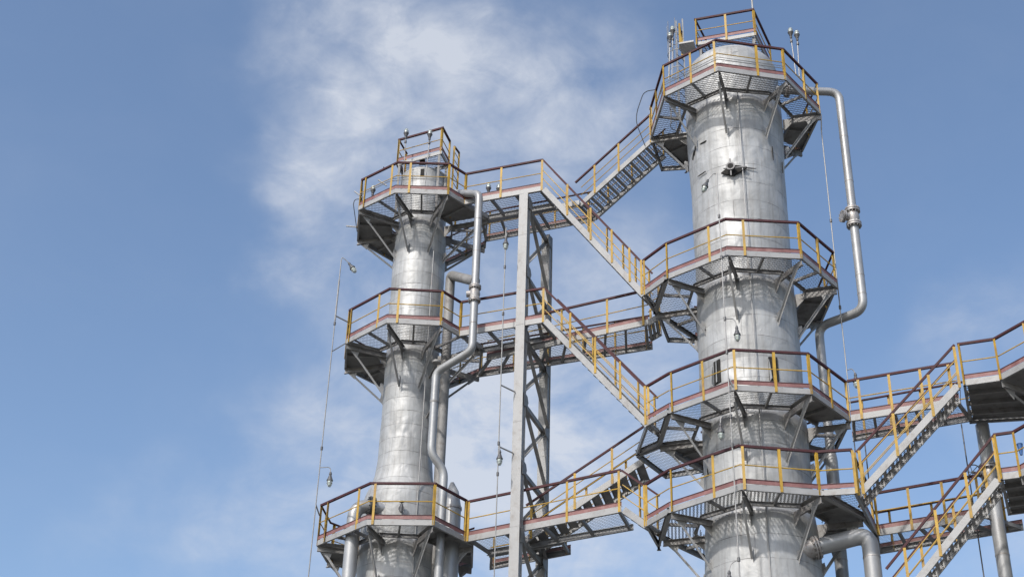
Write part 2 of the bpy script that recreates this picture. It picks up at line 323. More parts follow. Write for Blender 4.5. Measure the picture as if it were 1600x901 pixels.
# ------------------------------------------------------------------ platforms
NM = 'ABCDEFGH'
def octo(c, R, rot, Z, over):
    out = {}
    for i, n in enumerate(NM):
        if n in over: out[n] = PZ(*over[n], Z)
        else:
            a = radians(-22.5 + 45*i + rot); out[n] = Vector((c[0] + R*sin(a), c[1] - R*cos(a), Z))
    return out
def platform(c, R, rot, Z, rt, over, rails, posts, label, group, hr=HR, brace=1.35, ring=True, extra_poly=None, brackets=NM, gang=0.0, plates=()):
    V = octo(c, R, rot, Z, over); cen = Vector((c[0], c[1], Z))
    T = thing('ring_platform', label, 'platform', (c[0], c[1], Z), group)
    up = Vector((0, 0, 1))
    poly = [V[n] for n in NM]
    grating([(p.x, p.y) for p in poly], Z + .125, gang, (c[0], c[1], rt + .12)).build('grating', 'grate', T)
    eb = MB(); ib = MB(); jb = MB()
    ri = rt + .16
    inner = []
    for i, n in enumerate(NM):
        d = (V[n] - cen).normalized(); inner.append(cen + d*(ri/cos(pi/8)*1.0))
    for i in range(8):
        a, b = poly[i], poly[(i+1) % 8]; mid = (a+b)/2; ow = (mid - cen).normalized()
        n_ = Vector((b-a)).cross(up).normalized(); n_ = n_ if n_.dot(ow) > 0 else -n_
        eb.chan(a, b, .15, .06, .008, n_)
        a2, b2 = inner[i], inner[(i+1) % 8]
        ib.chan(a2 - up*.02, b2 - up*.02, .12, .05, .008, -n_)
        # intermediate joists between the brackets
        for fr in ((.5,) if (b-a).length < 2.2 else (.36, .68)):
            p = a.lerp(b, fr); q = a2.lerp(b2, fr); jj = MB(); jj.bar(p - n_*.07 + up*.07, q + up*.06, .055, .08); jj.build('joist', 'beam', T)
    for n in plates:
        i = NM.index(n); q = [poly[i].lerp(cen, .03), poly[(i+1) % 8].lerp(cen, .03), inner[(i+1) % 8], inner[i]]
        m = MB(); m.plate([p + up*.112 for p in q], .006, up); m.build('floor_plate', 'beam', T)
    eb.build('edge_beam', 'silver', T); ib.build('inner_ring_beam', 'beam', T)
    for n in brackets:
        v = V[n]; d = (v - cen).normalized(); side = d.cross(up)
        # outer end at the corner, inner end on the shell
        o = v - d*.03; i_ = cen + d*(rt + .01)
        b1 = MB(); b1.chan(i_ - up*.17, o - up*.17, .16, .065, .009, side)
        b1.plate([i_ - up*.45, i_ - up*.0, i_ - up*.17 + d*.30, i_ - up*.19 + d*.26], .010, side)
        B = b1.build('bracket', 'beam', T)
        s_ = MB(); tp = v - d*.28 - up*.17; bt = cen + d*(rt + .015) - up*brace
        s_.prof([(0, 0), (.062, 0), (.062, .008), (.008, .008), (.008, .062), (0, .062)], tp, bt + up*.02, up=d, side=side)
        s_.plate([tp + d*.12 + up*.0, tp - d*.17, tp - d*.10 - up*.22, tp + d*.0 - up*.12], .009, side)
        s_.plate([bt - up*.12, bt + up*.30, bt + d*.10 + up*.34, bt + d*.14 + up*.12], .009, side)
        s_.build('brace', 'silver', B)
    def inw(p): 
        w = cen - Vector(p); w.z = 0; return w.normalized()
    for path in rails:
        pts = []
        for tkn in path:
            if len(tkn) == 1: pts.append(V[tkn])
            else:
                e, fr = tkn[:2], float(tkn[2:]); pts.append(V[e[0]].lerp(V[e[1]], fr))
        pp = []
        for tkn in posts.get(path, []):
            e, fr = tkn[:2], float(tkn[2:]); pp.append(V[e[0]].lerp(V[e[1]], fr))
        railing(T, pts, pp, inw, hr)
    return T, V

def walkway(name_label, f0, f1, r0, r1, fposts, rposts, group, toe_r=True, extra=None, hr=HR, joist=4, gang=0.0, frail=True, rrail=True, fbeam=True, ang=None, fpath=None):
    T = thing('walkway_bridge', name_label, 'walkway', (f0+r0)/2, group)
    up = Vector((0, 0, 1)); cen = (f0+f1+r0+r1)/4
    fp = fpath or [f0, f1]
    poly = [(p.x, p.y) for p in fp] + [(r1.x, r1.y), (r0.x, r0.y)]
    d = (f1-f0).normalized()
    grating(poly, f0.z + .125, atan2(d.y, d.x) + gang).build('grating', 'grate', T)
    nf = (f1-f0).cross(up).normalized(); nf = nf if nf.dot(f0-r0) > 0 else -nf
    g_ = MB()
    for i in range(len(fp)-1): g_.chan(fp[i], fp[i+1], .17, .065, .008, nf)
    g_.build('girder', 'silver', T)
    g_ = MB(); g_.chan(r0, r1, .17, .065, .008, -nf); g_.build('girder', 'silver', T)
    for k in range(joist + 1):
        t = .02 + .96*k/joist; j = MB(); j.bar(f0.lerp(f1, t) - nf*.07 + up*.06, r0.lerp(r1, t) + nf*.07 + up*.06, .07, .10); j.build('joist', 'beam', T)
    inw = lambda p: (-nf if (Vector(p)-cen).dot(nf) > 0 else nf)
    if frail: railing(T, fp, [f0.lerp(f1, t) for t in fposts], lambda p: -nf, hr)
    if rrail: railing(T, [r0, r1], [r0.lerp(r1, t) for t in rposts], lambda p: nf, hr)
    return T

def stair(label, tf, bf, width_vec, n, fposts, group, plank=False, hr=1.0, rposts=None, toplip=0, deep=.17, rail_ext=(0, 0), rail_bot=None):
    """tf/bf: top and bottom of the front stringer's lower edge"""
    tf = Vector(tf); bf = Vector(bf); wv = Vector(width_vec)
    T = thing('steel_stair', label, 'stairs', bf, group); up = Vector((0, 0, 1))
    w = wv.normalized(); run = tf - bf
    for off, side in ((Vector((0, 0, 0)), -w), (wv, w)):
        m = MB(); m.chan(bf + off, tf + off, deep, .06, .009, side, off=-.02); m.build('stringer', 'silver', T)
    hd = Vector((run.x, run.y, 0)); L = hd.length; hd.normalize()
    tdep = min(.27, L/n*.98)
    for k in range(n):
        t = (k+.5)/n; p = bf + run*t + up*.06
        m = MB(); a = p + w*.065; b = p + wv - w*.065
        # nosing angle, back angle and end plates around expanded metal
        if plank:
            m.bar(a, b, tdep*.98, .012); m.bar(a - hd*tdep*.47 - up*.03, b - hd*tdep*.47 - up*.03, .008, .06); m.build('tread', 'beam', T); continue
        m.bar(a - hd*tdep*.42 - up*.02, b - hd*tdep*.42 - up*.02, .07, .08); m.bar(a + hd*tdep/2, b + hd*tdep/2, .012, .05)
        for e in (a, b): m.bar(e - hd*tdep/2, e + hd*tdep/2, .012, .05)
        to = m.build('tread', 'silver', T)
        q = [(a - hd*tdep/2), (b - hd*tdep/2), (b + hd*tdep/2), (a + hd*tdep/2)]
        grating([(v.x, v.y) for v in q], p.z + .015, atan2(w.y, w.x), None, .10, .045, .022).build('tread_mesh', 'grate', to)
    for off, side, ps in ((Vector((0, 0, 0)), w, fposts), (wv, -w, rposts if rposts is not None else fposts)):
        a, b = bf + off, tf + off
        tr = MB(); d = (b-a).normalized(); e0, e1 = rail_ext
        tr.ang(a + up*(hr+.12) - d*e0, b + up*(hr+.12) + d*e1, .055, .009, side, off=(-.004, -.05)); t_ = tr.build('hand_rail', 'maroon', T)
        md = MB(); md.tube([a + up*(hr*.62+.1) + side*.03, b + up*(hr*.62+.1) + side*.03], .0135, 6); md.tube([a + up*(hr*.33+.1) + side*.03, b + up*(hr*.33+.1) + side*.03], .0125, 6)
        md.build('mid_rail', 'tubey', t_, True)
        for t in ps:
            p = a.lerp(b, t); m = MB()
            m.prof([(0, 0), (.068, 0), (.068, .007), (.007, .007), (.007, .058), (0, .058)], p - side*.014 + up*.02, p - side*.014 + up*(hr+.08), up=side, side=side.cross(up)); m.build('post', 'yellow', t_)
    return T

# ------------------------------------------------------------------ ground
m = MB(); m.v = [Vector((-2500, -2500, 0)), Vector((2500, -2500, 0)), Vector((2500, 2500, 0)), Vector((-2500, 2500, 0))]; m.f = [(0, 1, 2, 3)]
gnd = m.build('ground', 'concrete'); gnd['kind'] = 'structure'

# ------------------------------------------------------------------ towers
TR = (6.524, 34.5); TL = (-2.948, 38.52)
RR, RL = 2.589, 2.265
ZR = [None] + [z + CAMZ for z in (26.796, 20.664, 16.578, 13.900)]
ZL = [None] + [z + CAMZ for z in (25.350, 20.657, 14.471)]
rotR = [0, 4.87, 2.9, 2.03, 1.61]; rotL = [0, 2.28, 2.37, 1.08]

def shell(parent, c, prof, mat, seed, name='shell', seg=144, zd=12.0, dent=1.0, seam=.62, tears=()):
    """lathe of (z, r) profile with sheet laps and dents"""
    mb = MB(); mb.uv = []
    zs = [prof[0][0]]
    z = prof[0][0]
    while z < prof[-1][0] - 1e-6:
        z += .06 if z > zd else 1.5
        zs.append(min(z, prof[-1][0]))
    def rad(z):
        for i in range(len(prof)-1):
            if prof[i][0] <= z <= prof[i+1][0]:
                t = (z - prof[i][0])/(prof[i+1][0]-prof[i][0]); return prof[i][1]*(1-t)+prof[i+1][1]*t
        return prof[-1][1]
    for z in zs:
        r0 = rad(z); ph = (z % seam)/seam
        for k in range(seg+1):
            a = 2*pi*k/seg; x, y = sin(a), -cos(a)
            q = Vector((x*r0*1.5 + seed, y*r0*1.5, z*1.1))
            dd = 0
            if z > zd:
                dd = .014*dent*noise.noise(q*1.1) + .005*dent*noise.noise(q*2.7 + Vector((5, 1, 2)))
                cr = noise.noise(q*.75 + Vector((9, 3, seed)))
                if cr > .18: dd += (cr-.18)*.075*dent*noise.noise(q*4.2)
                dd += .0025*(1-ph)
            r = r0 + dd
            mb.v.append(Vector((c[0]+x*r, c[1]+y*r, z))); mb.uv.append((a*1.4, z))
    nk = seg+1
    for i in range(len(zs)-1):
        for k in range(seg): mb.f.append((i*nk+k, i*nk+k+1, (i+1)*nk+k+1, (i+1)*nk+k))
    return mb.build(name, mat, parent, True, 60)

def on_shell(c, r, deg, z, out=0.0):
    a = radians(deg); return Vector((c[0]+(r+out)*sin(a), c[1]-(r+out)*cos(a), z))
def shell_hit(px, py, c, r):
    """sight line against the vertical cylinder -> point on the visible side"""
    d = ray(px, py); A = d.x**2+d.y**2; B = -2*(d.x*c[0]+d.y*c[1]); C = c[0]**2+c[1]**2-r*r
    D = max(0, B*B-4*A*C); t = (-B-sqrt(D))/(2*A); return Vector((d.x*t, d.y*t, d.z*t+CAMZ))

# right hand column
z1 = ZR[1]
TRo = thing('process_column', 'tall thick silver clad column carrying four ring platforms, right of the steel trestle', 'tower', (TR[0], TR[1], 0), 'silver process columns')
prof = [(0, 1.60), (11, 1.60), (ZR[4]-.55, 1.44), (ZR[4]-.1, 1.42), (ZR[4]+.2, 1.38), (ZR[2]-.3, 1.37), (ZR[2]+.1, 1.345), (ZR[1]-2.5, 1.36), (ZR[1]-.4, 1.43), (z1+.3, 1.43), (z1+1.7, 1.40)]
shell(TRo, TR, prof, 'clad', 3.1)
mb = MB(); mb.uv = []
hz = [(z1+1.7+.85*sin(t*pi/2/14), 1.40*cos(t*pi/2/14)) for t in range(15)]
for z, r in hz:
    for k in range(73):
        a = 2*pi*k/72; mb.v.append(Vector((TR[0]+max(r, .001)*sin(a), TR[1]-max(r, .001)*cos(a), z))); mb.uv.append((a*1.4, z))
for i in range(14):
    for k in range(72): mb.f.append((i*73+k, i*73+k+1, (i+1)*73+k+1, (i+1)*73+k))
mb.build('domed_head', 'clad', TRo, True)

TLo = thing('process_column', 'slender silver clad column flaring out above its lowest platform, left of the steel trestle', 'tower', (TL[0], TL[1], 0), 'silver process columns')
z1 = ZL[1]
prof = [(0, 1.2), (11, 1.16), (ZL[3]-.3, 1.12), (ZL[3]+1.15, 1.13), (ZL[3]+1.45, 1.11), (ZL[3]+1.7, 1.04), (ZL[3]+1.95, .93), (ZL[3]+2.25, .845), (ZL[3]+2.7, .80), (ZL[3]+3.4, .785), (ZL[3]+4.2, .785), (ZL[2], .80), (z1-1.2, .82), (z1-.35, .80), (z1-.1, .74), (z1+.2, .76), (z1+1.85, .80)]
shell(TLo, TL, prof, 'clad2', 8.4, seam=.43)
mb = MB(); mb.uv = []
for t in range(11):
    z = z1+1.85+.30*sin(t*pi/20); r = .80*cos(t*pi/20)
    for k in range(61):
        a = 2*pi*k/60; mb.v.append(Vector((TL[0]+max(r, .001)*sin(a), TL[1]-max(r, .001)*cos(a), z))); mb.uv.append((a, z))
for i in range(10):
    for k in range(60): mb.f.append((i*61+k, i*61+k+1, (i+1)*61+k+1, (i+1)*61+k))
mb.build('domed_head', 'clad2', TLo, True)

# ------------------------------------------------------------------ ring platforms
GP = 'octagonal platforms round the columns'
r1 = 'AA'
P = {}
def plat(key, c, R, rot, Z, rt, over, paths, label, **kw):
    rails = []; posts = {}
    for pth, ps in paths: rails.append(pth); posts[pth] = ps
    P[key] = platform(c, R, rot, Z, rt, over, rails, posts, label, GP, **kw)
plat('R1', TR, RR, rotR[1], ZR[1], 1.43, dict(H=(1037, 151), A=(1121.4, 110.4), B=(1229, 125), C=(1283, 179), G=(1016, 218)),
     [(('G', 'H', 'A', 'B', 'C', 'D', 'E', 'F'), ['GH0.08', 'GH0.45', 'GH1.0', 'HA0.5', 'HA0.94', 'AB0.57', 'AB0.97', 'BC0.55', 'BC0.97', 'CD0.6', 'DE0.1', 'DE0.6', 'EF0.1', 'EF0.9'])],
     'topmost octagonal platform on the thick column, under its domed head', gang=.2, plates='CF')
plat('R2', TR, RR, rotR[2], ZR[2], 1.36, dict(A=(1136.7, 398.4), B=(1253.2, 404), C=(1308.7, 449.7), H=(1042, 436)),
     [(('H', 'A', 'B', 'C', 'D', 'E', 'F'), ['HA0.0', 'HA0.70', 'AB0.22', 'AB0.98', 'BC0.5', 'CD0.04', 'CD0.6', 'DE0.1', 'DE0.6', 'EF0.1', 'EF0.9'])],
     'second octagonal platform down on the thick column, where the long upper stair lands', gang=.3, plates='CD')
plat('R3', TR, RR, rotR[3], ZR[3], 1.37, dict(A=(1145.6, 609.2), B=(1269, 615.5), H=(1046.6, 645), C=(1330, 659)),
     [(('H', 'A', 'B', 'C'), ['HA0.03', 'HA0.53', 'AB0.02', 'AB0.53', 'AB0.98', 'BC0.5', 'BC0.97']), (('D', 'E', 'F'), ['DE0.1', 'DE0.6', 'EF0.1', 'EF0.9'])],
     'third octagonal platform on the thick column, before two dark torn openings', gang=.1, plates='DFB')
plat('R4', TR, RR, rotR[4], ZR[4], 1.41, dict(A=(1157.9, 764.3), B=(1283.6, 773.7), H=(1046.9, 800.4)),
     [(('H', 'A', 'B'), ['HA0.02', 'HA0.62', 'AB0.03', 'AB0.49', 'AB0.97']), (('D', 'E', 'F'), ['DE0.1', 'DE0.6', 'EF0.1', 'EF0.9'])],
     'lowest octagonal platform on the thick column, just above the big elbow pipe', gang=1.45, plates='BC')
plat('L1', TL, RL, rotL[1], ZL[1], .78, dict(A=(617, 301), B=(700, 303.5), H=(560, 328)),
     [(('D', 'E', 'F', 'G', 'H', 'A', 'B', 'BC0.40'), ['BC0.40', 'AB0.24', 'AB0.98', 'HA0.12', 'HA0.85', 'GH0.97', 'GH0.4', 'FG0.9', 'FG0.3', 'EF0.5', 'DE0.5'])],
     'topmost octagonal platform on the slender column', gang=.1, plates='FGB')
plat('L2', TL, RL, rotL[2], ZL[2], .82, dict(A=(603.9, 504), B=(689.4, 508), H=(540, 537)),
     [(('D', 'E', 'F', 'G', 'H', 'A', 'B', 'BC0.43'), ['BC0.43', 'AB0.17', 'AB0.97', 'HA0.06', 'HA0.75', 'GH0.97', 'GH0.4', 'FG0.9', 'FG0.3', 'EF0.5', 'DE0.5'])],
     'middle octagonal platform on the slender column', gang=.1, plates='FG')
plat('L3', TL, RL, rotL[3], ZL[3], 1.13, dict(A=(572.7, 819.2), B=(676.8, 820), H=(494.4, 852)),
     [(('D', 'E', 'F', 'G', 'H', 'A', 'B', 'BC0.8'), ['BC0.77', 'AB0.07', 'AB0.98', 'HA0.15', 'HA0.78', 'GH0.97', 'GH0.4', 'FG0.9', 'FG0.3', 'EF0.5', 'DE0.5'])],
     'lowest octagonal platform on the slender column, at its flared foot', gang=.25, plates='BFGC', hr=HR*1.04)

# ------------------------------------------------------------------ bridges between the columns
GB = 'walkways between the columns'; up = Vector((0, 0, 1))
def plan(x, y, z): return Vector((x, y, z))
# top: front bridge and rear bridge
z = ZL[1]
f0, f1 = P['L1'][1]['B'].lerp(P['L1'][1]['C'], .40), PZ(846, 297.5, z); LT1 = f1; q0, q1 = PZ(748, 347, z), PZ(868, 325, z)
walkway('upper walkway running from the slender column to the trestle top', f0, f1, q0, q1, [.46, .99], [.3, .8], GB, rrail=False, joist=3)
g0, g1 = q0 + Vector((.03, .10, 0)), PZ(905, 319.5, z); h0, h1 = PZ(757, 378.5, z), PZ(930, 346, z)
walkway('rear upper walkway behind the trestle, reached by the topmost stair', g0, g1, h0, h1, [], [.05, .35, .65, .95], GB, frail=False, joist=5)
# middle
z = ZL[2]
f0, f1 = P['L2'][1]['B'].lerp(P['L2'][1]['C'], .43), PZ(848, 503.5, z); LT2 = f1; q0, q1 = PZ(745, 553, z), PZ(870, 531, z)
walkway('middle walkway running from the slender column to the trestle', f0, f1, q0, q1, [.17, .99], [.3, .8], GB, rrail=False, joist=3)
z2 = z - .18
g0, g1 = PZ(760, 562, z2), PZ(1013, 506.5, z2); h0, h1 = PZ(745, 590, z2), PZ(1020, 546, z2)
walkway('rear middle walkway passing behind the trestle to the thick column', g0, g1, h0, h1, [.47, .75, .965], [.03, .22, .42, .62, .8, .97], GB, joist=8)
# lower
z = ZL[3]
f0, f1 = P['L3'][1]['B'].lerp(P['L3'][1]['C'], .8), PZ(971, 799, z); LT3 = f1; q0, q1 = PZ(762, 868, z), PZ(990, 828, z)
walkway('lower walkway crossing in front of the trestle from the slender column', f0, f1, q0, q1, [.005, .655, .98], [], GB, rrail=False, joist=4, hr=HR*1.02)
g0, g1 = q0 + Vector((.03, .08, 0)), PZ(880, 849, z); h0, h1 = PZ(766, 890, z), PZ(892, 866, z)
walkway('short rear lower walkway at the foot of the stair behind the trestle', g0, g1, h0, h1, [], [.05, .5, .95], GB, frail=False, joist=3)

# stairs
GS = 'steel stairs between the platforms'
u = Vector((.92, -.39, 0)).normalized(); v = Vector((.39, .92, 0)).normalized()
# topmost stair: R1 down to the rear upper walkway
tf = PZ(1018, 222, ZR[1]); bf = PZ(907, 322, ZL[1])
dd = (tf-bf); dd.z = 0; n_ = Vector((-dd.y, dd.x, 0)).normalized()
S = stair('topmost stair climbing right to the top platform of the thick column', tf, bf, n_*.92, 9, [.19, .53, .98], GS, rail_ext=(.25, 0))
# long stair 1
tf = LT1 + Vector((.02, -.01, 0)); bf = PZ(1003, 463, ZR[2]); dd = tf-bf; dd.z = 0; n_ = Vector((dd.y, -dd.x, 0)).normalized(); n_ = n_ if n_.y > 0 else -n_
stair('long upper stair dropping right from the trestle top to the thick column', tf, bf, n_*.78, 20, [.74, .50, .29, .12, .01], GS, hr=1.07, rposts=[.86, .63, .44, .28, .16, .03])
tf = LT2 + Vector((.02, -.01, 0)); bf = PZ(1009, 666, ZR[3]); dd = tf-bf; dd.z = 0; n_ = Vector((dd.y, -dd.x, 0)).normalized(); n_ = n_ if n_.y > 0 else -n_
stair('long lower stair dropping right from the middle walkway to the thick column', tf, bf, n_*.78, 18, [.73, .48, .24, .01], GS, hr=1.07, rposts=[.86, .62, .40, .18, .03])
# stair from R3 rear down to the short rear lower walkway
tf = PZ(1006, 722, ZR[3]); bf = PZ(822, 846, ZL[3]); 
dd = tf-bf; dd.z = 0; n_ = Vector((-dd.y, dd.x, 0)).normalized(); n_ = n_ if n_.y > 0 else -n_
stair('stair climbing right behind the trestle and the lower walkway', tf, bf, n_*1.2, 13, [.03, .40, .72], GS, plank=True, rposts=[.1, .45, .8], rail_ext=(.05, 0))
# small stairs
tf = LT3 + Vector((.02, -.01, 0)); bf = PZ(1007, 823.5, ZR[4]); dd = tf-bf; dd.z = 0; n_ = Vector((dd.y, -dd.x, 0)).normalized(); n_ = n_ if n_.y > 0 else -n_
stair('short flight of steps from the lower walkway down to the thick column', tf, bf, n_*.85, 3, [.02], GS, hr=1.07, rposts=[.9, .1])
tf = PZ(1030, 497, ZR[2]); bf = PZ(1013, 507, z2); n_ = (PZ(1020, 546, z2) - bf).normalized()
stair('short flight of steps behind the long stairs, up to the second platform', tf, bf, n_*.98, 3, [.9], GS, rposts=[.1, .9])
# landing extension of R3 at the stair head
def landing(label, pts, z, posts=(), rails=()):
    T = thing('landing', label, 'platform', pts[0]); cen = sum(pts, Vector())/len(pts)
    grating([(p.x, p.y) for p in pts], z + .125, .3).build('grating', 'grate', T)
    e = MB()
    for i in range(len(pts)):
        a, b = pts[i], pts[(i+1) % len(pts)]; n = (b-a).cross(up).normalized(); n = n if n.dot((a+b)/2-cen) > 0 else -n
        e.chan(a, b, .15, .06, .008, n)
    e.build('edge_beam', 'silver', T)
    for path, ps in rails: railing(T, [pts[i] for i in path], [pts[int(t)].lerp(pts[(int(t)+1) % len(pts)], t-int(t)) for t in ps], lambda p: (cen-Vector(p)).normalized())
    return T, cen
z = ZR[3]
landing('small landing at the head of the stair behind the long stairs', [PZ(994, 714, z), PZ(1031, 699, z), PZ(1100, 738, z), PZ(1040, 748, z)], z)
for k_, zz_, p_, q_, lb_ in (('R2', ZR[2], (1005, 462), (1026, 497), 'corner landing at the foot of the long upper stair'), ('R3', ZR[3], (1011, 664.5), (994, 712), 'corner landing at the foot of the long lower stair'),
                             ('R4', ZR[4], (1008.5, 822.5), (1030, 860), 'corner landing at the foot of the short flight of steps')):
    landing(lb_, [P[k_][1]['H'] + Vector((-.004, 0, 0)), PZ(*p_, zz_), PZ(*q_, zz_), P[k_][1]['G'] + Vector((-.004, 0, 0))], zz_, rails=[((0, 1), [.97])])
z = ZR[1]
landing('small landing at the head of the topmost stair', [PZ(1017, 221, z), PZ(1074, 212, z), PZ(1080, 265, z), PZ(1033, 268, z)], z)
z = ZR[2]
landing('small landing behind the second platform of the thick column', [PZ(1028, 496, z), PZ(1088, 488, z), PZ(1095, 537, z), PZ(1043, 535, z)], z)

# ------------------------------------------------------------------ steel trestle
T = thing('steel_trestle', 'pale steel trestle of two tall box columns with crossed bracing', 'trestle', (0.5, 37, 0))
c1t = PY(820.5, 306, 36.35); c2t = PY(854, 370, 38.55)
c1 = Vector((c1t.x, 36.35, 0)); c2 = Vector((c2t.x+.02, 38.55, 0))
for c, tp, s_ in ((c1, c1t.z, .25), (c2, c2t.z, .25)):
    m = MB(); h_ = s_/2 - .012
    m.bar(c - v*(h_+.006), c - v*(h_+.006) + up*tp, s_+.03, .012, up=v); m.bar(c + v*(h_+.006), c + v*(h_+.006) + up*tp, s_+.03, .012, up=v)
    for sg in (-1, 1): m.bar(c + u*sg*(h_-.006), c + u*sg*(h_-.006) + up*tp, .012, h_*2, up=v)
    for k_ in range(7):
        zc_ = tp - 1.5 - k_*3.1
        if zc_ > 1: m.bar(c - v*(h_+.014) + up*zc_, c - v*(h_+.014) + up*(zc_+.008), s_+.034, .006, up=v)
    k = m.build('column', 'silver', T)
nodes = [PY(828, y, 36.35).z for y in (318, 424, 524, 624, 730, 836, 940)]
dz0 = c1t.z - nodes[0]
for i, zn in enumerate(nodes):
    a = c1 + Vector((.05, .14, zn)); b = c2 + Vector((-.02, -.14, zn - .0))
    b.z = min(b.z, c2t.z - .05)
    m = MB(); m.bar(a, b, .10, .14); m.build('strut', 'beam', T)
    for q_, sg in ((c1 + up*b.z, 1), (c2 + up*b.z, -1)):
        e_ = q_ + u*.145 + v*sg*.12; m = MB(); m.plate([e_ - v*sg*.16 - up*.22, e_ + v*sg*.10 - up*.16, e_ + v*sg*.18, e_ + v*sg*.10 + up*.16, e_ - v*sg*.16 + up*.22], .012, u); m.build('gusset', 'beam', T)
    if i + 1 < len(nodes):
        zn2 = nodes[i+1]; m = MB(); m.ang(c1 + Vector((.10, .15, zn - .15)), c2 + Vector((.06, -.15, zn2 + .1)), .11, .012, (1, 0, 0)); m.build('brace', 'beam', T)
        m = MB(); m.ang(c1 + Vector((-.04, .15, zn2 + .18)), c2 + Vector((-.06, -.15, min(zn - .12, c2t.z-.1))), .10, .012, (1, 0, 0)); m.build('brace', 'silver', T)

# ------------------------------------------------------------------ right hand side: walkways, stairs and the next column
z = ZR[3]
f0, f1 = PZ(1330, 657, z), PZ(1500, 630, z); q0, q1 = PZ(1333, 690, z), PZ(1520, 658, z)
walkway('walkway leaving the third platform of the thick column to the right', f0, f1, q0, q1, [.09, .38, .67, .93], [.12, .35, .62], GB, joist=5)
z = ZR[4]
f0, f1 = PZ(1366, 837, z), PZ(1545, 808, z); q0, q1 = PZ(1372, 866, z), PZ(1600, 828, z)
walkway('long lower walkway passing behind both right hand stairs', f0, f1, q0, q1, [.03, .33, .63, .93], [.12, .42, .7, .9], GB, joist=5)
# extension of R4 to the right, at the stair foot
z = ZR[4]; B = P['R4'][1]['B']; C = P['R4'][1]['C']
landing('corner landing at the foot of the right hand stair', [B, PZ(1338, 770.5, z), PZ(1372, 838, z), C], z, rails=[((0, 1), [0.97]), ((1, 2), [1.05, 1.9])])
# stairs on the right
tf = PZ(1500, 604, ZR[3]); bf = PZ(1344, 776, ZR[4]); dd = tf-bf; dd.z = 0; n_ = Vector((-dd.y, dd.x, 0)).normalized(); n_ = n_ if n_.y > 0 else -n_
stair('right hand stair climbing from the lowest platform of the thick column', tf, bf, n_*.85, 13, [.02, .36, .72, .985], GS, hr=1.08, rposts=[.05, .5, .95])
TX = Vector((15.5, 32.9, 0)); RX = 2.6
cX = (TX.x, TX.y)
z = ZR[3]
v1, v2 = PZ(1505, 602, z), PZ(1563, 594, z)
T3 = thing('process_column', 'silver column beyond the right edge of the photo, carrying the right hand platforms', 'tower', (TX.x, TX.y, 0), 'silver process columns')
shell(T3, cX, [(0, 1.2), (20.5, 1.2), (21.2, .8), (21.4, .02)], 'clad', 5.5, dent=.7)
def side_platform(label, pts, z, rail_idx, posts, bidx):
    T = thing('corner_platform', label, 'platform', pts[0], 'platforms of the right hand column'); cen = Vector((TX.x, TX.y, z))
    grating([(p.x, p.y) for p in pts], z + .125, .4, (TX.x, TX.y, 1.3)).build('grating', 'grate', T)
    mid = sum(pts, Vector())/len(pts); e = MB()
    for i in range(len(pts)):
        a, b = pts[i], pts[(i+1) % len(pts)]; n = (b-a).cross(up).normalized(); n = n if n.dot((a+b)/2-mid) > 0 else -n
        e.chan(a, b, .16, .065, .008, n)
    e.build('edge_beam', 'silver', T)
    m = MB(); m.plate([mid + (p-mid)*.96 + up*.11 for p in pts], .006, up); m.build('floor_plate', 'beam', T)
    for t in (.25, .5, .75):
        a = pts[0].lerp(pts[-1], t); b = pts[1].lerp(pts[-2], t); j = MB(); j.bar(a + up*.05, b + up*.05, .07, .12); j.build('joist', 'beam', T)
    for i in bidx:
        p = pts[i]; d = (p-cen); d.z = 0; d.normalize(); sd_ = d.cross(up)
        b1 = MB(); b1.chan(cen + d*1.2 - up*.18, p - d*.03 - up*.18, .17, .07, .009, sd_); Bk = b1.build('bracket', 'silver', T)
        s_ = MB(); tp = p - d*.25 - up*.18; bt = cen + d*1.22 - up*1.35
        s_.ang(tp, bt, .075, .009, sd_, up=d); s_.plate([tp + d*.15, tp - d*.2, tp - d*.12 - up*.25, tp - up*.14], .009, sd_); s_.build('brace', 'silver', Bk)
    railing(T, [pts[i] for i in rail_idx], [pts[int(t)].lerp(pts[(int(t)+1) % len(pts)], t-int(t)) for t in posts], lambda p: (mid-Vector(p)).normalized())
    return T
pts = [v1, v2, PZ(1640, 553, z), Vector((16.2, 30.4, z)), Vector((17.9, 32.5, z)), Vector((17.0, 35.0, z)), PZ(1640, 655, z), PZ(1515, 662, z)]
side_platform('upper corner platform at the right edge, at the head of the stair', pts, z, [0, 1, 2, 3, 4, 5], [.02, .99, 1.6, 2.5, 3.3, 4.4], [1, 3, 4, 5])
z = ZR[4]
w1, w2 = PZ(1563, 749, z), PZ(1594, 745, z)
pts = [w1, w2, PZ(1650, 715, z), Vector((16.6, 30.6, z)), Vector((17.9, 32.6, z)), Vector((17.0, 35.0, z)), PZ(1650, 795, z), PZ(1575, 805, z)]
side_platform('lower corner platform at the right edge, beside the hand wheel valve', pts, z, [0, 1, 2, 3, 4, 5], [.03, .97, 1.6, 2.5, 3.3, 4.4], [1, 3, 4, 5])
tf = PZ(1563, 751, z); bf = tf + Vector((-2.75, .30, -3.6)); tgt = PZ(1432, 915, z - 2.35)
bf = tf + (tgt - tf)*1.3; dd = tf-bf; dd.z = 0; n_ = Vector((-dd.y, dd.x, 0)).normalized(); n_ = n_ if n_.y > 0 else -n_
stair('steep stair at the bottom right corner of the photo', tf, bf, n_*.85, 15, [.985, .72, .44, .16], GS, hr=1.08, rposts=[.9, .6, .3])

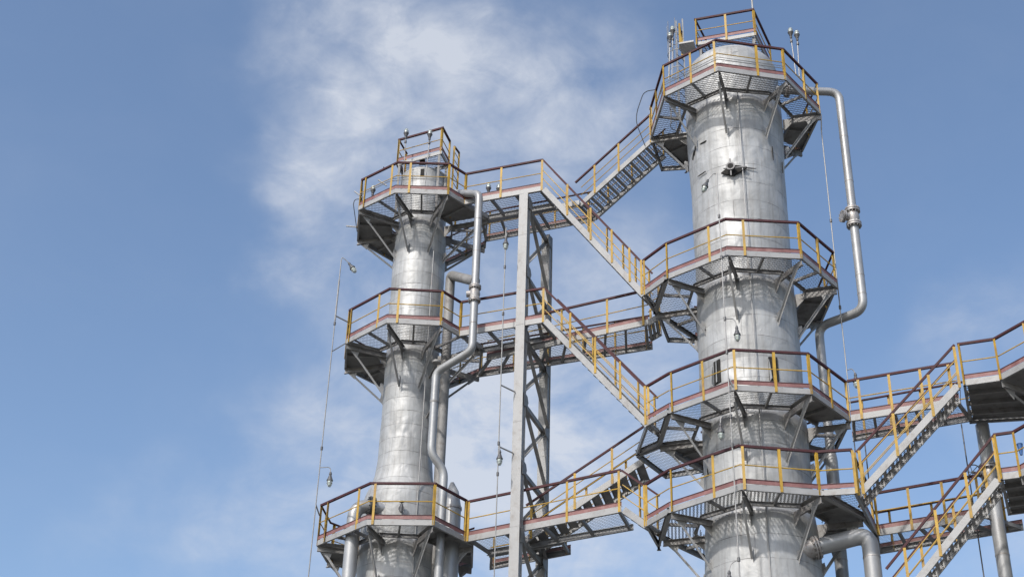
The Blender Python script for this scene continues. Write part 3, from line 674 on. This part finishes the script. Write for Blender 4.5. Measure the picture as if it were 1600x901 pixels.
# ------------------------------------------------------------------ pipes
def pipe_thing(label, cat, pts, r, fl=0, seg=18, mat='pipe', flanges=(), name='process_pipe', joints=(), parent=None):
    pts = [Vector(p) for p in pts]; T = parent or thing(name, label, cat, pts[-1])
    m = MB(); path = fillet(pts, fl) if fl else pts; m.tube(path, r, seg); m.build('pipe_run', mat, T, True)
    for (p, d) in flanges:
        m = MB(); flange(m, p, d, r*1.65, .035); m.build('flange', 'flange', T, True)
    for (p, d) in joints:
        rj = r if not isinstance(r, list) else r[-1]; d = Vector(d).normalized(); m = MB(); m.tube([Vector(p) - d*.02, Vector(p) + d*.02], rj*1.04, seg); m.build('weld_band', 'flange', T, True)
    return T
def xy(v, z): return Vector((v.x, v.y, z))
# big pipe to the right of the thick column
Yp = 34.2
a = PY(1266, 136, 33.7); n0 = Vector((TR[0]+1.2, 33.9, a.z))
t0 = PY(1309, 131, 33.9); Yp = 33.9
bx = t0.x; vb = PY(1343, 484, Yp).z
low = PY(1343, 484, Yp)
c_ = PY(1276, 487, 34.9); base = Vector((PY(1278, 500, 34.9).x, 34.9, 0))
pts = [n0, Vector((bx, 33.9, a.z)), Vector((bx, 33.9, low.z)), Vector((base.x, 34.9, low.z)), Vector((base.x, 34.9, ZR[3]-.2))]
TP = pipe_thing('silver overhead pipe with a flanged valve, right of the thick column', 'pipe', pts, .125, .34)
for zq in (a.z - 1.7, a.z - 3.3, vz_ := low.z + 1.1, low.z + .5):
    m = MB(); m.tube([Vector((bx, 33.9, zq - .012)), Vector((bx, 33.9, zq + .012))], .130, 18); m.build('weld_band', 'flange', TP, True)
m = MB(); flange(m, n0 + Vector((.35, 0, 0)), (1, 0, 0), .22, .04); m.build('flange', 'flange', TP, True)
vz = PY(1327, 340, 33.9).z; vc = Vector((bx, 33.9, vz))
for s_ in (1, -1):
    m = MB(); flange(m, vc + up*s_*.24, up, .215, .045, 12); m.build('flange', 'flange', TP, True)
m = MB(); m.tube([vc - up*.22, vc - up*.1, vc, vc + up*.1, vc + up*.22], [.13, .17, .185, .17, .13], 18); m.tube([vc, vc + Vector((-.26, -.05, 0))], .12, 16)
flange(m, vc + Vector((-.30, -.06, 0)), (-1, -.2, 0), .18, .035, 10); m.build('valve_body', 'flange', TP, True)
# its lower continuation, a fatter pipe behind the platforms
q = Vector((base.x+.02, 35.0, 0)); pa = PY(1309, 760, 35.6)
pipe_thing('fat vertical silver pipe between the thick column and the right hand stair', 'pipe', [Vector((base.x, 34.9, ZR[3]-.12)), Vector((base.x, 34.9, ZR[3]-.45)), Vector((base.x, 34.9, ZR[3]-.5)), Vector((base.x, 34.9, 0))], [.12, .16, .165, .165], joints=[(Vector((base.x, 34.9, zz)), up) for zz in (ZR[4]-.6, ZR[4]-1.9)])
# big elbow at the bottom
e0 = shell_hit(1262, 858, TR, 1.44); dirn = (e0 - Vector((TR[0], TR[1], e0.z))).normalized()
e2 = PY(1358, 832, e0.y - .15); 
pts = [e0 - dirn*.1, Vector((e2.x, e2.y, e2.z - .02)), Vector((e2.x, e2.y, 0))]
pts[0].z = e0.z; 
TE = pipe_thing('wide silver elbow pipe leaving the thick column at the bottom of the photo', 'pipe', pts, .21, .38, 22, joints=[])
dd = (pts[1]-pts[0]).normalized()
m = MB(); flange(m, pts[0] + dd*.30, dd, .30, .045, 14); m.tube([pts[0] - dd*.1, pts[0] + dd*.24], .235, 20); m.build('flange', 'flange', TE, True)
m = MB(); m.tube([Vector((e2.x, e2.y, e2.z-.62)), Vector((e2.x, e2.y, e2.z-.65))], .216, 22); m.build('weld_band', 'flange', TE, True)
# overhead pipe of the slender column
Yq = 36.35
s0 = Vector((TL[0]+.5, TL[1]-.5, PY(725, 290, 37.6).z)); s1 = PY(749, 303, Yq)
v1_ = PY(735, 548, Yq); s2 = Vector((s1.x, Yq, v1_.z + .02))
s3 = PY(681, 588, 37.0); s4z = PY(674, 708, 37.0).z; s5 = PY(694, 738, 37.25)
pts = [s0, Vector((s1.x, Yq, s1.z)), s2, Vector((s3.x, 37.0, v1_.z-.38)), Vector((s3.x, 37.0, s4z)), Vector((s5.x, 37.15, s5.z)), Vector((s5.x, 37.15, 0))]
TQ = pipe_thing('silver overhead pipe snaking down the right side of the slender column', 'pipe', pts, .118, .22)
vc = Vector((s1.x, Yq, PY(737, 459, Yq).z))
for zq in (s1.z - .95, s1.z - 2.1, vc.z - 1.0):
    m = MB(); m.tube([Vector((s1.x, Yq, zq - .012)), Vector((s1.x, Yq, zq + .012))], .123, 18); m.build('weld_band', 'flange', TQ, True)
for zq in (s4z + 2.9, s4z + 1.6):
    m = MB(); m.tube([Vector((s3.x, 37.0, zq - .03)), Vector((s3.x, 37.0, zq + .03))], .128, 18); m.bar(Vector((s3.x, 37.05, zq)), Vector((s3.x - .25, 38.0, zq)), .05, .05); m.build('pipe_clamp', 'beam', TQ, True)
for s_ in (1, -1):
    m = MB(); flange(m, vc + up*s_*.22, up, .185, .035, 12); m.build('flange', 'flange', TQ, True)
m = MB(); m.tube([vc - up*.2, vc, vc + up*.2], [.12, .165, .12], 18); m.tube([vc, vc + Vector((-.24, .02, 0))], .10, 14); m.build('valve_body', 'flange', TQ, True)
jn = PY(741, 380, Yq)
# branch and stand pipe behind the slender column
vx = PY(704, 432, 38.1); 
pts = [vc + Vector((0, .02, .45)), Vector((vx.x, 38.1, vx.z+.05)), Vector((vx.x, 38.1, 0))]
pipe_thing('dark grey stand pipe hugging the right side of the slender column', 'pipe', pts, .15, .22, mat='beam')
# casing at the foot
cc = PY(707, 800, 37.9)
T = thing('small_vessel', 'narrow upright vessel with a cone top beside the foot of the slender column', 'vessel', (cc.x, 37.9, 0))
m = MB(); m.tube([Vector((cc.x, 37.9, 0)), Vector((cc.x, 37.9, cc.z+.15)), Vector((cc.x-.02, 37.9, cc.z+.62)), Vector((cc.x-.05, 37.9, cc.z+.9))], [.24, .24, .17, .05], 20); m.build('body', 'pipe', T, True, 30)
m = MB(); m.tube([Vector((cc.x, 37.9, cc.z+.08)), Vector((cc.x, 37.9, cc.z+.15))], .262, 20); m.build('flange', 'flange', T, True)
# flanged nozzle and elbow at L3
e0 = shell_hit(592, 792, TL, 1.17); hd = Vector((-.62, -.5, 0)).normalized()
ex = PY(551, 830, 37.4)
pts = [e0 + Vector((.1, .1, 0)), e0 + Vector((-.02, -.05, 0)) , Vector((ex.x, 37.4, e0.z+.02)), Vector((ex.x, 37.4, 0))]
pts = [e0 + Vector((.15, .15, 0)), Vector((ex.x, 37.4, e0.z+.02)), Vector((ex.x, 37.4, 0))]
TN = pipe_thing('silver down pipe bending out of the flared foot of the slender column', 'pipe', pts, .19, .42, 20)
d_ = (pts[1]-pts[0]).normalized(); m = MB(); flange(m, e0 + d_*.22, d_, .27, .05, 14); m.build('flange', 'dark', TN, True)
# tall pipe under the right hand platforms
cp = PY(1536, 665, 33.4); ci = PY(1566, 875, 33.4)
cx = (cp.x + ci.x)/2
T = pipe_thing('dark vertical pipe with a hand wheel valve under the right hand platforms', 'pipe', [Vector((cx, 33.4, ZR[3]-.05)), Vector((cx, 33.4, 0))], .17, mat='pipe', joints=[(Vector((cx, 33.4, ZR[4]-.9)), up)])
wc = Vector((cx, 33.4, PY(1520, 738, 33.2).z)); wp = PY(1519, 737, 33.1)
m = MB(); m.tube([wc, wp], .035, 10); m.tube([wc + (wp-wc)*.25, wc + (wp-wc)*.5], .09, 12); m.build('valve_stem', 'flange', T, True)
m = MB(); ax = (wp-wc).normalized(); ax = Vector((-.62, -.75, .1)).normalized(); a1 = ax.orthogonal().normalized(); a2 = ax.cross(a1)
m.tube([wp + (a1*cos(t*pi/14) + a2*sin(t*pi/14))*.2 for t in range(29)], .014, 6, False)
for k in range(6): m.tube([wp, wp + (a1*cos(k*pi/3) + a2*sin(k*pi/3))*.2], .010, 5)
m.build('hand_wheel', 'dark', T, True)
m = MB(); flange(m, Vector((cx, 33.4, wc.z-.35)), up, .27, .05, 12); flange(m, Vector((cx, 33.4, wc.z+.25)), up, .25, .04, 12); m.tube([Vector((cx, 33.4, wc.z-.3)), Vector((cx, 33.4, wc.z)), Vector((cx, 33.4, wc.z+.2))], [.17, .23, .17], 16); m.build('valve_body', 'flange', T, True)
m = MB(); b = PY(1593, 693, 32.2); m.tube([b, b + Vector((0, 0, -.12)), b + Vector((0, 0, -.3))], [.075, .06, .03], 10); tb = m.build('gauge', 'blue', None, True)
tb['label'] = 'small blue gauge on the rail at the right edge'; tb['category'] = 'gauge'

# ------------------------------------------------------------------ lamps
def fixture(parent, top, d, s=.88):
    """explosion proof jar lamp: 'top' is where the conduit ends, d the way the jar points"""
    d = Vector(d).normalized(); top = Vector(top); u_ = d.orthogonal().normalized(); w_ = d.cross(u_)
    m = MB(); m.tube([top - d*.02, top + d*.03*s, top + d*.045*s, top + d*.10*s], [.030*s, .045*s, .05*s, .035*s], 12)
    m.tube([top + d*.10*s, top + d*.15*s, top + d*.22*s, top + d*.26*s, top + d*.28*s], [.045*s, .06*s, .085*s, .105*s, .10*s], 14)
    H_ = m.build('lamp_housing', 'cast', parent, True)
    g_ = MB(); g_.tube([top + d*.27*s, top + d*.34*s, top + d*.41*s, top + d*.45*s, top + d*.465*s], [.075*s, .075*s, .066*s, .045*s, .012*s], 14); g_.build('glass_jar', 'glass', H_, True)
    c_ = MB()
    for k in range(6):
        a = k*pi/3; e = u_*cos(a) + w_*sin(a)
        c_.tube([top + d*.27*s + e*.088*s, top + d*.40*s + e*.084*s, top + d*.47*s + e*.05*s, top + d*.49*s], .006*s, 4)
    c_.tube([top + d*.36*s + (u_*cos(k*pi/8) + w_*sin(k*pi/8))*.087*s for k in range(17)], .006*s, 4, False)
    c_.build('wire_cage', 'rod', H_)
def lamp_pole(label, line, joints, arms, group='jar lamps on conduits', r=.016, thick=None, brk=()):
    T = thing('conduit_lamp', label, 'lamp', line[-1], group)
    m = MB(); m.tube(line, r, 8)
    if thick: m.tube([thick[0], thick[1]], r*1.6, 8)
    m.build('conduit', 'rod', T, True)
    for p in joints: j = MB(); j.tube([Vector(p) - up*.05, Vector(p) + up*.05], .035, 8); j.build('junction', 'cast', T, True)
    for path, d in arms:
        m = MB(); m.tube(fillet(path, .12, 6), .013, 8); m.build('arm', 'rod', T, True); fixture(T, path[-1], d)
    for a, b in brk:
        m = MB(); m.bar(a, b, .03, .03); m.build('wall_bracket', 'rod', T)
    return T
# left of the slender column
def vline(x1, y1, x2, y2, Y):
    a, b = PY(x1, y1, Y), PY(x2, y2, Y); x = (a.x+b.x)/2; return x, a.z, b.z
Yl = 37.3
x, za, zb = vline(531, 406, 501, 740, Yl)
a = Vector((x, Yl, za))
top = PY(545, 411, Yl)
lamp_pole('gooseneck jar lamps on a tall thin conduit left of the slender column',
          [Vector((x, Yl, 3)), a], [Vector((x, Yl, PY(520, 505, Yl).z)), Vector((x, Yl, PY(506, 700, Yl).z))],
          [([a, a + Vector((.02, 0, .10)), top + Vector((-.09, 0, .10)), top], (.55, -.1, -.8)),
           ([Vector((x, Yl, PY(503, 730, Yl).z)), PY(515, 729, Yl) + Vector((.02, 0, 0)), PY(516.5, 738, Yl)], (0, 0, -1))],
          thick=(Vector((x, Yl, PY(527, 437, Yl).z)), Vector((x, Yl, PY(521, 500, Yl).z))),
          brk=[(Vector((x, Yl, PY(520, 493, Yl).z)), P['L2'][1]['H'] + up*.75), (Vector((x, Yl, PY(518, 549, Yl).z)), P['L2'][1]['H'] + up*.02), (Vector((x, Yl, ZL[3]+.9)), P['L3'][1]['H'] + up*.9)])
Yl = 35.85
x, za, zb = vline(792, 356, 778, 690, Yl)
lamp_pole('gooseneck jar lamps on a thin conduit left of the trestle', [Vector((x, Yl, 3)), Vector((x, Yl, za))],
          [Vector((x, Yl, PY(786, 417, Yl).z)), Vector((x, Yl, PY(784, 490, Yl).z)), Vector((x, Yl, PY(775, 740, Yl).z)), Vector((x, Yl, PY(775, 692, Yl).z))],
          [([Vector((x, Yl, PY(790, 366, Yl).z)), PY(791, 364, Yl)+Vector((.03, 0, 0)), PY(788, 371, Yl) + Vector((.05, 0, 0))], (0, 0, -1)),
           ([Vector((x, Yl, PY(775, 692, Yl).z)), PY(781, 694, Yl), PY(781, 704, Yl)], (0, 0, -1))],
          brk=[(Vector((x, Yl, PY(779, 601, Yl).z)), Vector((c1.x-.14, 36.25, PY(779, 601, Yl).z))), (Vector((x, Yl, PY(777, 697, Yl).z)), Vector((c1.x-.14, 36.25, PY(777, 697, Yl).z)))])
# conduit on the front of the thick column, standing off the platforms
Yl = 31.95
x, za, zb = vline(1127, 270, 1141, 790, Yl)
V_ = lambda px, py: Vector((x, Yl, PY(px, py, Yl).z))
lamp_pole('jar lamps on the long conduit down the front of the thick column', [Vector((x, Yl, 3)), V_(1127, 270)],
          [V_(1128, 338), V_(1129, 402), V_(1131, 498), V_(1133, 550), V_(1138, 650), V_(1138, 695), V_(1143, 873)],
          [([V_(1131, 498), V_(1131, 498) + Vector((.25, 0, .02)), V_(1131, 498) + Vector((.29, 0, -.22))], (0, 0, -1)),
           ([V_(1138, 648), V_(1138, 648) + Vector((-.24, 0, -.04)), V_(1138, 648) + Vector((-.26, 0, -.25))], (0, 0, -1)),
           ([V_(1143, 873), V_(1143, 876) + Vector((-.20, 0, -.06)), V_(1143, 873) + Vector((-.24, 0, -.3))], (0, 0, -1)),
           ([V_(1127, 272), V_(1127, 272) + Vector((-.1, 0, .0)), V_(1127, 272) + Vector((-.25, 0, -.22))], (-.35, 0, -.9))],
          brk=[(V_(1128, 402), P['R2'][1]['A'] + up*.0), (V_(1133, 590), P['R3'][1]['A'] + up*.1)])
# conduits to the right of the thick column
Yl = 34.0
x, za, zb = vline(1284, 205, 1312, 480, Yl)
V_ = lambda px, py: Vector((x, Yl, PY(px, py, Yl).z))
lamp_pole('jar lamp on the conduit under the overhead pipe, right of the thick column', [Vector((x, Yl, ZR[4]+.9)), V_(1283, 200)],
          [V_(1300, 345), V_(1312, 480)], [([V_(1322, 578), V_(1322, 578) + Vector((.16, 0, .06)), V_(1322, 578) + Vector((.22, 0, -.1))], (0, 0, -1))],
          brk=[(V_(1300, 470), P['R2'][1]['C'] + up*.3), (V_(1284, 205), P['R1'][1]['C'] + up*.0)])
for (x0_, y0_, y1_, Y_, lb_) in ((1351, 690, 901, 35.3, 'thin conduit hanging between the thick column and the right hand stair'), (1502, 662, 745, 34.3, 'thin dark rod beside the dark pipe under the right hand platforms')):
    a_ = PY(x0_, y0_, Y_); m = MB(); m.tube([Vector((a_.x, Y_, 3)), Vector((a_.x, Y_, a_.z))], .018, 8)
    o = m.build('strapped_conduit', 'cast', None, True); o['label'] = lb_; o['category'] = 'conduit'
# upright jar lamps on poles
def up_lamp(label, px, py, pyb, Y, xb=None):
    t = PY(px, py, Y); b = PY(xb or px, pyb, Y); T = thing('upright_lamp', label, 'lamp', b, 'upright jar lamps on poles')
    m = MB(); m.tube([b, t], .016, 8); m.build('pole', 'rod', T, True); m = MB(); m.tube([t - up*.16, t - up*.08], .04, 8); m.build('junction', 'cast', T, True)
    fixture(T, t - up*.0, (0, 0, 1), .85)
up_lamp('upright jar lamp on a pole, left of the two above the slender column', 634, 217, 300, 37.4, 629)
up_lamp('upright jar lamp on a pole, right of the two above the slender column', 671, 219, 292, 37.4, 664)
up_lamp('upright jar lamp standing low on the left side of the slender column top', 582, 306, 318, 38.2)
up_lamp('upright jar lamp on the upper walkway beside the overhead pipe', 763, 303, 312, 37.6)
up_lamp('upright jar lamp on the upper walkway nearest the trestle', 779, 304, 311, 37.6)
up_lamp('taller upright jar lamp left of the thick column head', 1051, 57, 122, 33.9, 1050)
up_lamp('shorter upright jar lamp left of the thick column head', 1047, 67, 124, 33.6, 1045)
up_lamp('upright jar lamp right of the thick column head, left one of the pair', 1236, 60, 118, 33.4, 1244)
up_lamp('upright jar lamp right of the thick column head, right one of the pair', 1246, 64, 120, 33.3, 1249)

# ------------------------------------------------------------------ crow's nests above the column heads
def nest(label, pts, hr, posts, parent_z, legs):
    T = thing('top_platform', label, 'platform', pts[0], 'small platforms above the column heads'); z = pts[0].z
    cen = sum(pts, Vector())/len(pts)
    grating([(p.x, p.y) for p in pts], z + .10, .2).build('grating', 'grate', T)
    e = MB()
    for i in range(4):
        a, b = pts[i], pts[(i+1) % 4]; n = (b-a).cross(up).normalized(); n = n if n.dot((a+b)/2-cen) > 0 else -n
        e.chan(a, b, .12, .05, .008, n)
    e.build('edge_beam', 'silver', T)
    railing(T, [pts[3], pts[0], pts[1], pts[2]], [pts[0].lerp(pts[1], t) for t in posts] + [pts[1].lerp(pts[2], .95), pts[3]], lambda p: (cen-Vector(p)).normalized(), hr)
    for p in pts:
        q = p.lerp(cen, .12); m = MB(); m.bar(q, Vector((q.x, q.y, parent_z)), .07, .07, up=(0, 1, 0)); m.build('leg', 'beam', T)
    return T
p1, p2 = PY(619, 257, 37.75), PY(690, 240, 37.45); zz = (p1.z+p2.z)/2
p1, p2 = PZ(619, 259, zz), PZ(690, 240, zz)
p3 = PZ(702, 262, zz); p4 = p1 + (p3-p2)
nest('small railed platform standing over the head of the slender column', [p1, p2, p3, p4], 1.08, [0.01, .97], ZL[1]+.1, 1)
p1, p2 = PY(1087, 71, 34.1), PY(1181, 55, 33.6); zz = (p1.z+p2.z)/2 
p1, p2 = PZ(1087, 71, zz), PZ(1181, 55, zz); p3 = PZ(1208, 112, zz); p4 = p1 + (p3-p2)
nest('small railed platform standing over the domed head of the thick column', [p1, p2, p3, p4], 1.08, [0.01, .5, .98], ZR[1]+.3, 1)
# side step of the thick column's nest
T = thing('step_rail', 'little yellow railed step left of the platform above the thick column head', 'railing', p1)
s1_ = PZ(1063, 76, zz); s2_ = PZ(1086, 72, zz); m = MB(); m.bar(s1_, s2_, .5, .06); m.build('step_plate', 'silver', T)
for q_ in (s1_, s1_ + Vector((.12, .45, 0))):
    m = MB(); m.bar(q_, q_ + up*1.0, .06, .06, up=(0, 1, 0)); m.build('post', 'yellow', T)
m = MB(); m.bar(s1_ + up*.98, s1_ + Vector((.12, .45, .98)), .05, .04); m.build('top_rail', 'maroon', T)
# ladder hoop rails right of the slender column's nest
T = thing('ladder', 'yellow ladder rails beside the small platform over the slender column', 'ladder', PY(712, 270, 38.0))
la, lb = PY(710, 229, 37.9), PY(717.5, 239, 38.35)
for q_ in (la, lb):
    m = MB(); m.bar(q_, Vector((q_.x, q_.y, ZL[1]+.1)), .06, .04, up=(0, 1, 0)); m.build('side_rail', 'yellow', T)
m = MB(); m.bar(la, lb, .05, .05); m.build('top_rail', 'maroon', T)
zz_ = ZL[1]+.3
while zz_ < min(la.z, lb.z) - .15:
    m = MB(); m.tube([Vector((la.x, la.y, zz_)), Vector((lb.x, lb.y, zz_))], .012, 6); m.build('rung', 'tubey', T); zz_ += .3
# caged ladder left of the thick column head
T = thing('caged_ladder', 'pale caged ladder rising at the left of the thick column head', 'ladder', PY(1060, 150, 35.2))
la, lb = PY(1056, 33, 35.3), PY(1066, 30, 35.6); zb_ = ZR[1] - .1
for q_ in (la, lb):
    m = MB(); m.bar(q_, Vector((q_.x, q_.y, zb_)), .045, .03, up=(0, 1, 0)); m.build('side_rail', 'rod', T)
zz_ = zb_ + .2; r_ = MB()
while zz_ < la.z - .1:
    m = MB(); m.tube([Vector((la.x, la.y, zz_)), Vector((lb.x, lb.y, zz_))], .012, 6); m.build('rung', 'rod', T); zz_ += .3
mid = (la+lb)/2; hp = []
for k in range(9):
    t = pi*k/8; hp.append(Vector((mid.x - .05 - .36*sin(t), mid.y - .32*cos(t), 0)))
zz_ = zb_ + .8; m_i = 0
while zz_ < la.z + .02:
    m = MB(); m.tube([p + up*zz_ for p in hp], .013, 5); m.build('hoop', 'rod', T); zz_ += .7
for k in (1, 3, 5, 7):
    m = MB(); m.tube([hp[k] + up*(zb_+.8), hp[k] + up*la.z], .010, 5); m.build('cage_bar', 'rod', T)
# lightning rod
a = PY(1178, 40, 34.0); m = MB(); m.tube([Vector((a.x, 34.0, ZR[1]+1.2)), Vector((a.x, 34.0, a.z+3.2))], .03, 8)
o = m.build('lightning_rod', 'silver', None, True); o['label'] = 'thin pale lightning rod at the very top of the thick column'; o['category'] = 'lightning rod'
# conduits looping round the top railings
def loop_rod(label, V, seq, h, out):
    pts = []
    for tkn in seq:
        p = V[tkn[0]].lerp(V[tkn[1]], float(tkn[2:])) if len(tkn) > 1 else V[tkn]
        pts.append(p + up*h)
    m = MB(); m.tube(pts, .013, 6); m.tube([p + up*.08 for p in pts], .010, 6); o = m.build('rail_conduit', 'rod', None, True); o['label'] = label; o['category'] = 'conduit'
loop_rod('pair of thin conduits strung along the railing of the top platform, thick column', P['R1'][1], ['GH0.8', 'H', 'HA0.55', 'A', 'AB0.5', 'AB0.97'], .42, 0)
loop_rod('pair of thin conduits strung along the left railing of the slender column top', P['L1'][1], ['GH0.7', 'H', 'HA0.8', 'AB0.3', 'AB0.8'], .55, 0)
# lifted wire at the top platform's left corner
G = P['R1'][1]['G']; H = P['R1'][1]['H']
wpt = [PY(1027, 140, 35.0), PY(1006, 143, 35.0), PY(995, 175, 35.1), PY(994, 192, 35.1), PY(1008, 228, 35.3)]
m = MB(); m.tube(fillet(wpt, .2), .014, 6); o = m.build('hanging_cable', 'dark', None, True); o['label'] = 'black cable looping out left of the top platform on the thick column'; o['category'] = 'cable'
wpt = [PY(578, 312, 38.6), PY(555, 311, 38.6), PY(552, 318, 38.6), PY(558, 362, 39.0)]
m = MB(); m.tube(fillet(wpt, .1), .013, 6); o = m.build('hanging_cable', 'dark', None, True); o['label'] = 'black cable looping out left of the slender column top'; o['category'] = 'cable'
for (x0, y0, x1_, y1_, Y_, lb) in ((591, 281, 604, 290, 37.6, 'short stub rod poking over the left rail of the slender column top'), (554, 299, 567, 309, 38.3, 'short stub rod left of the slender column top'),
                              (541, 353, 560, 355, 39.2, 'short horizontal rod under the left corner of the slender column top')):
    m = MB(); m.bar(PY(x0, y0, Y_), PY(x1_, y1_, Y_), .035, .035); o = m.build('stub_rod', 'rod', None); o['label'] = lb; o['category'] = 'rod'

# ------------------------------------------------------------------ fittings on the shells
def tear(px, py, w, h, c, r, label=None, parent=None, tilt=0):
    """an opening torn in the cladding: a proud plate painted dark as the shade inside the hole with bent lips"""
    p = shell_hit(px, py, c, r); n = Vector((p.x-c[0], p.y-c[1], 0)).normalized(); s_ = up.cross(n).normalized()
    rg = random.Random(int(px*7+py))
    m = MB(); pts = [p - s_*w/2 - up*h/2, p + s_*w/2*(1+tilt) - up*h*.47, p + s_*w/2 + up*h/2, p - s_*w/2*(1-tilt) + up*h*.46]
    if min(w, h) < .08:      # a slit: opened sheet edge, tapering at both ends
        ax, cr, L_, W_ = (s_, up, w, h) if w > h else (up, s_, h, w)
        ax = (ax + cr*tilt).normalized()
        pts = [p - ax*L_/2, p - ax*L_*.2 - cr*W_*rg.uniform(.2, .6), p + ax*L_*.25 - cr*W_*rg.uniform(.3, .7), p + ax*L_/2, p + ax*L_*.2 + cr*W_*rg.uniform(.1, .4), p - ax*L_*.28 + cr*W_*rg.uniform(.1, .5)]
    m.plate([q + n*.012 for q in pts], .03, n); return m.build('cladding_gap', 'hole', parent), p, n, s_
for (px_, py_, w, h) in ((1121, 581, .22, .70), (1208, 576, .26, .72)):
    o, p, n, s_ = tear(px_, py_, w, h, TR, 1.375, parent=TRo, tilt=.1)
    m = MB(); m.plate([p + n*.045 - s_*w*.5 - up*h*.55, p + n*.15 - s_*w*.45 - up*h*.5, p + n*.10 - s_*w*.5 + up*h*.1, p + n*.045 - s_*w*.5 + up*h*.35], .008, s_)
    m.plate([p + n*.05 - s_*w*.1 - up*h*.45, p + n*.06 + s_*w*.12 - up*h*.45, p + n*.075 + s_*w*.2 + up*h*.45, p + n*.05 - s_*w*.02 + up*h*.42], .006, n)
    m.build('bent_sheet', 'clad', TRo)
for (px_, py_, w, h, t_) in ((1087, 230, .05, .55, .3), (1099, 223, .26, .045, 0), (1207, 240, .02, .5, 0), (1222, 262, .02, .4, 0), (1084, 243, .05, .3, .4), (1172, 263, .35, .03, 0), (1155, 263, .2, .035, 0), (1097, 272, .35, .025, 0), (1103, 515, .012, .05, 0), (1107, 737, .07, .22, 0), (1104, 880, .04, .3, 0)):
    tear(px_, py_, w, h, TR, 1.40 if py_ < 330 else 1.375, parent=TRo, tilt=t_)
tear(600, 262, .1, .02, TL, .76, parent=TLo)
tear(660, 254, .18, .22, TL, .78, parent=TLo); tear(660, 270, .12, .28, TL, .78, parent=TLo)
# broken nozzle with the crumpled sheet
T = thing('broken_nozzle', 'open nozzle in a torn dark patch on the upper front of the thick column', 'nozzle', shell_hit(1143, 265, TR, 1.38))
p = shell_hit(1143, 266, TR, 1.38); n = Vector((p.x-TR[0], p.y-TR[1], 0)).normalized(); s_ = up.cross(n).normalized()
m = MB(); m.plate([p + n*.03 + s_*a_ + up*b_ for a_, b_ in ((-.30, -.08), (-.12, -.16), (.05, -.22), (.2, -.14), (.42, -.05), (.45, .0), (.15, .12), (-.02, .16), (-.14, .05))], .05, n); m.build('torn_patch', 'hole', T)
m = MB(); m.tube([p, p + n*.22], .095, 16); m.tube([p + n*.20, p + n*.225], .13, 16); m.build('nozzle', 'cast', T, True); m = MB(); m.tube([p + n*.22, p + n*.232], .085, 14); m.build('bore', 'hole', T)
m = MB(); m.bar(p + n*.2 + up*.26, p + n*.18 - up*.30, .04, .03, up=n); m.bar(p + n*.2 - s_*.2 - up*.05, p + n*.15 + s_*.45 - up*.06, .03, .03); m.build('clamp_bar', 'cast', T)
# small valve on the slender column's foot
p = shell_hit(627, 797, TL, 1.16); n = Vector((p.x-TL[0], p.y-TL[1], 0)).normalized()
T = thing('small_valve', 'small flanged tap on the flared foot of the slender column', 'valve', p)
m = MB(); m.tube([p, p + n*.16], .04, 10); m.tube([p + n*.14, p + n*.17], .085, 12); m.tube([p + n*.15 + up*.12, p + n*.15 - up*.1], .045, 10); m.build('body', 'cast', T, True)
m = MB(); m.tube([p + n*.15 + up*.12, p + n*.15 + up*.2], .02, 8); m.tube([p + n*.15 + up*.19, p + n*.15 + up*.21], .07, 10); m.build('handle', 'dark', T, True)
# vertical conduits strapped to the shells
def strap_line(label, c, r, pxs, out=.05, rad=.017, zb=3.0):
    p = shell_hit(*pxs[0], c, r); q = shell_hit(*pxs[1], c, r); az = atan2(p.x+q.x-2*c[0], -(p.y+q.y-2*c[1]))
    x, y = c[0] + (r+out)*sin(az), c[1] - (r+out)*cos(az)
    m = MB(); m.tube([Vector((x, y, zb)), Vector((x, y, p.z))], rad, 8); o = m.build('strapped_conduit', 'rod', None, True); o['label'] = label; o['category'] = 'conduit'
strap_line('thin vertical conduit strapped to the middle of the thick column', TR, 1.44, ((1157, 145), (1164, 400)))
strap_line('thin vertical conduit strapped to the slender column', TL, 1.12, ((676, 392), (668, 560)), out=.02)
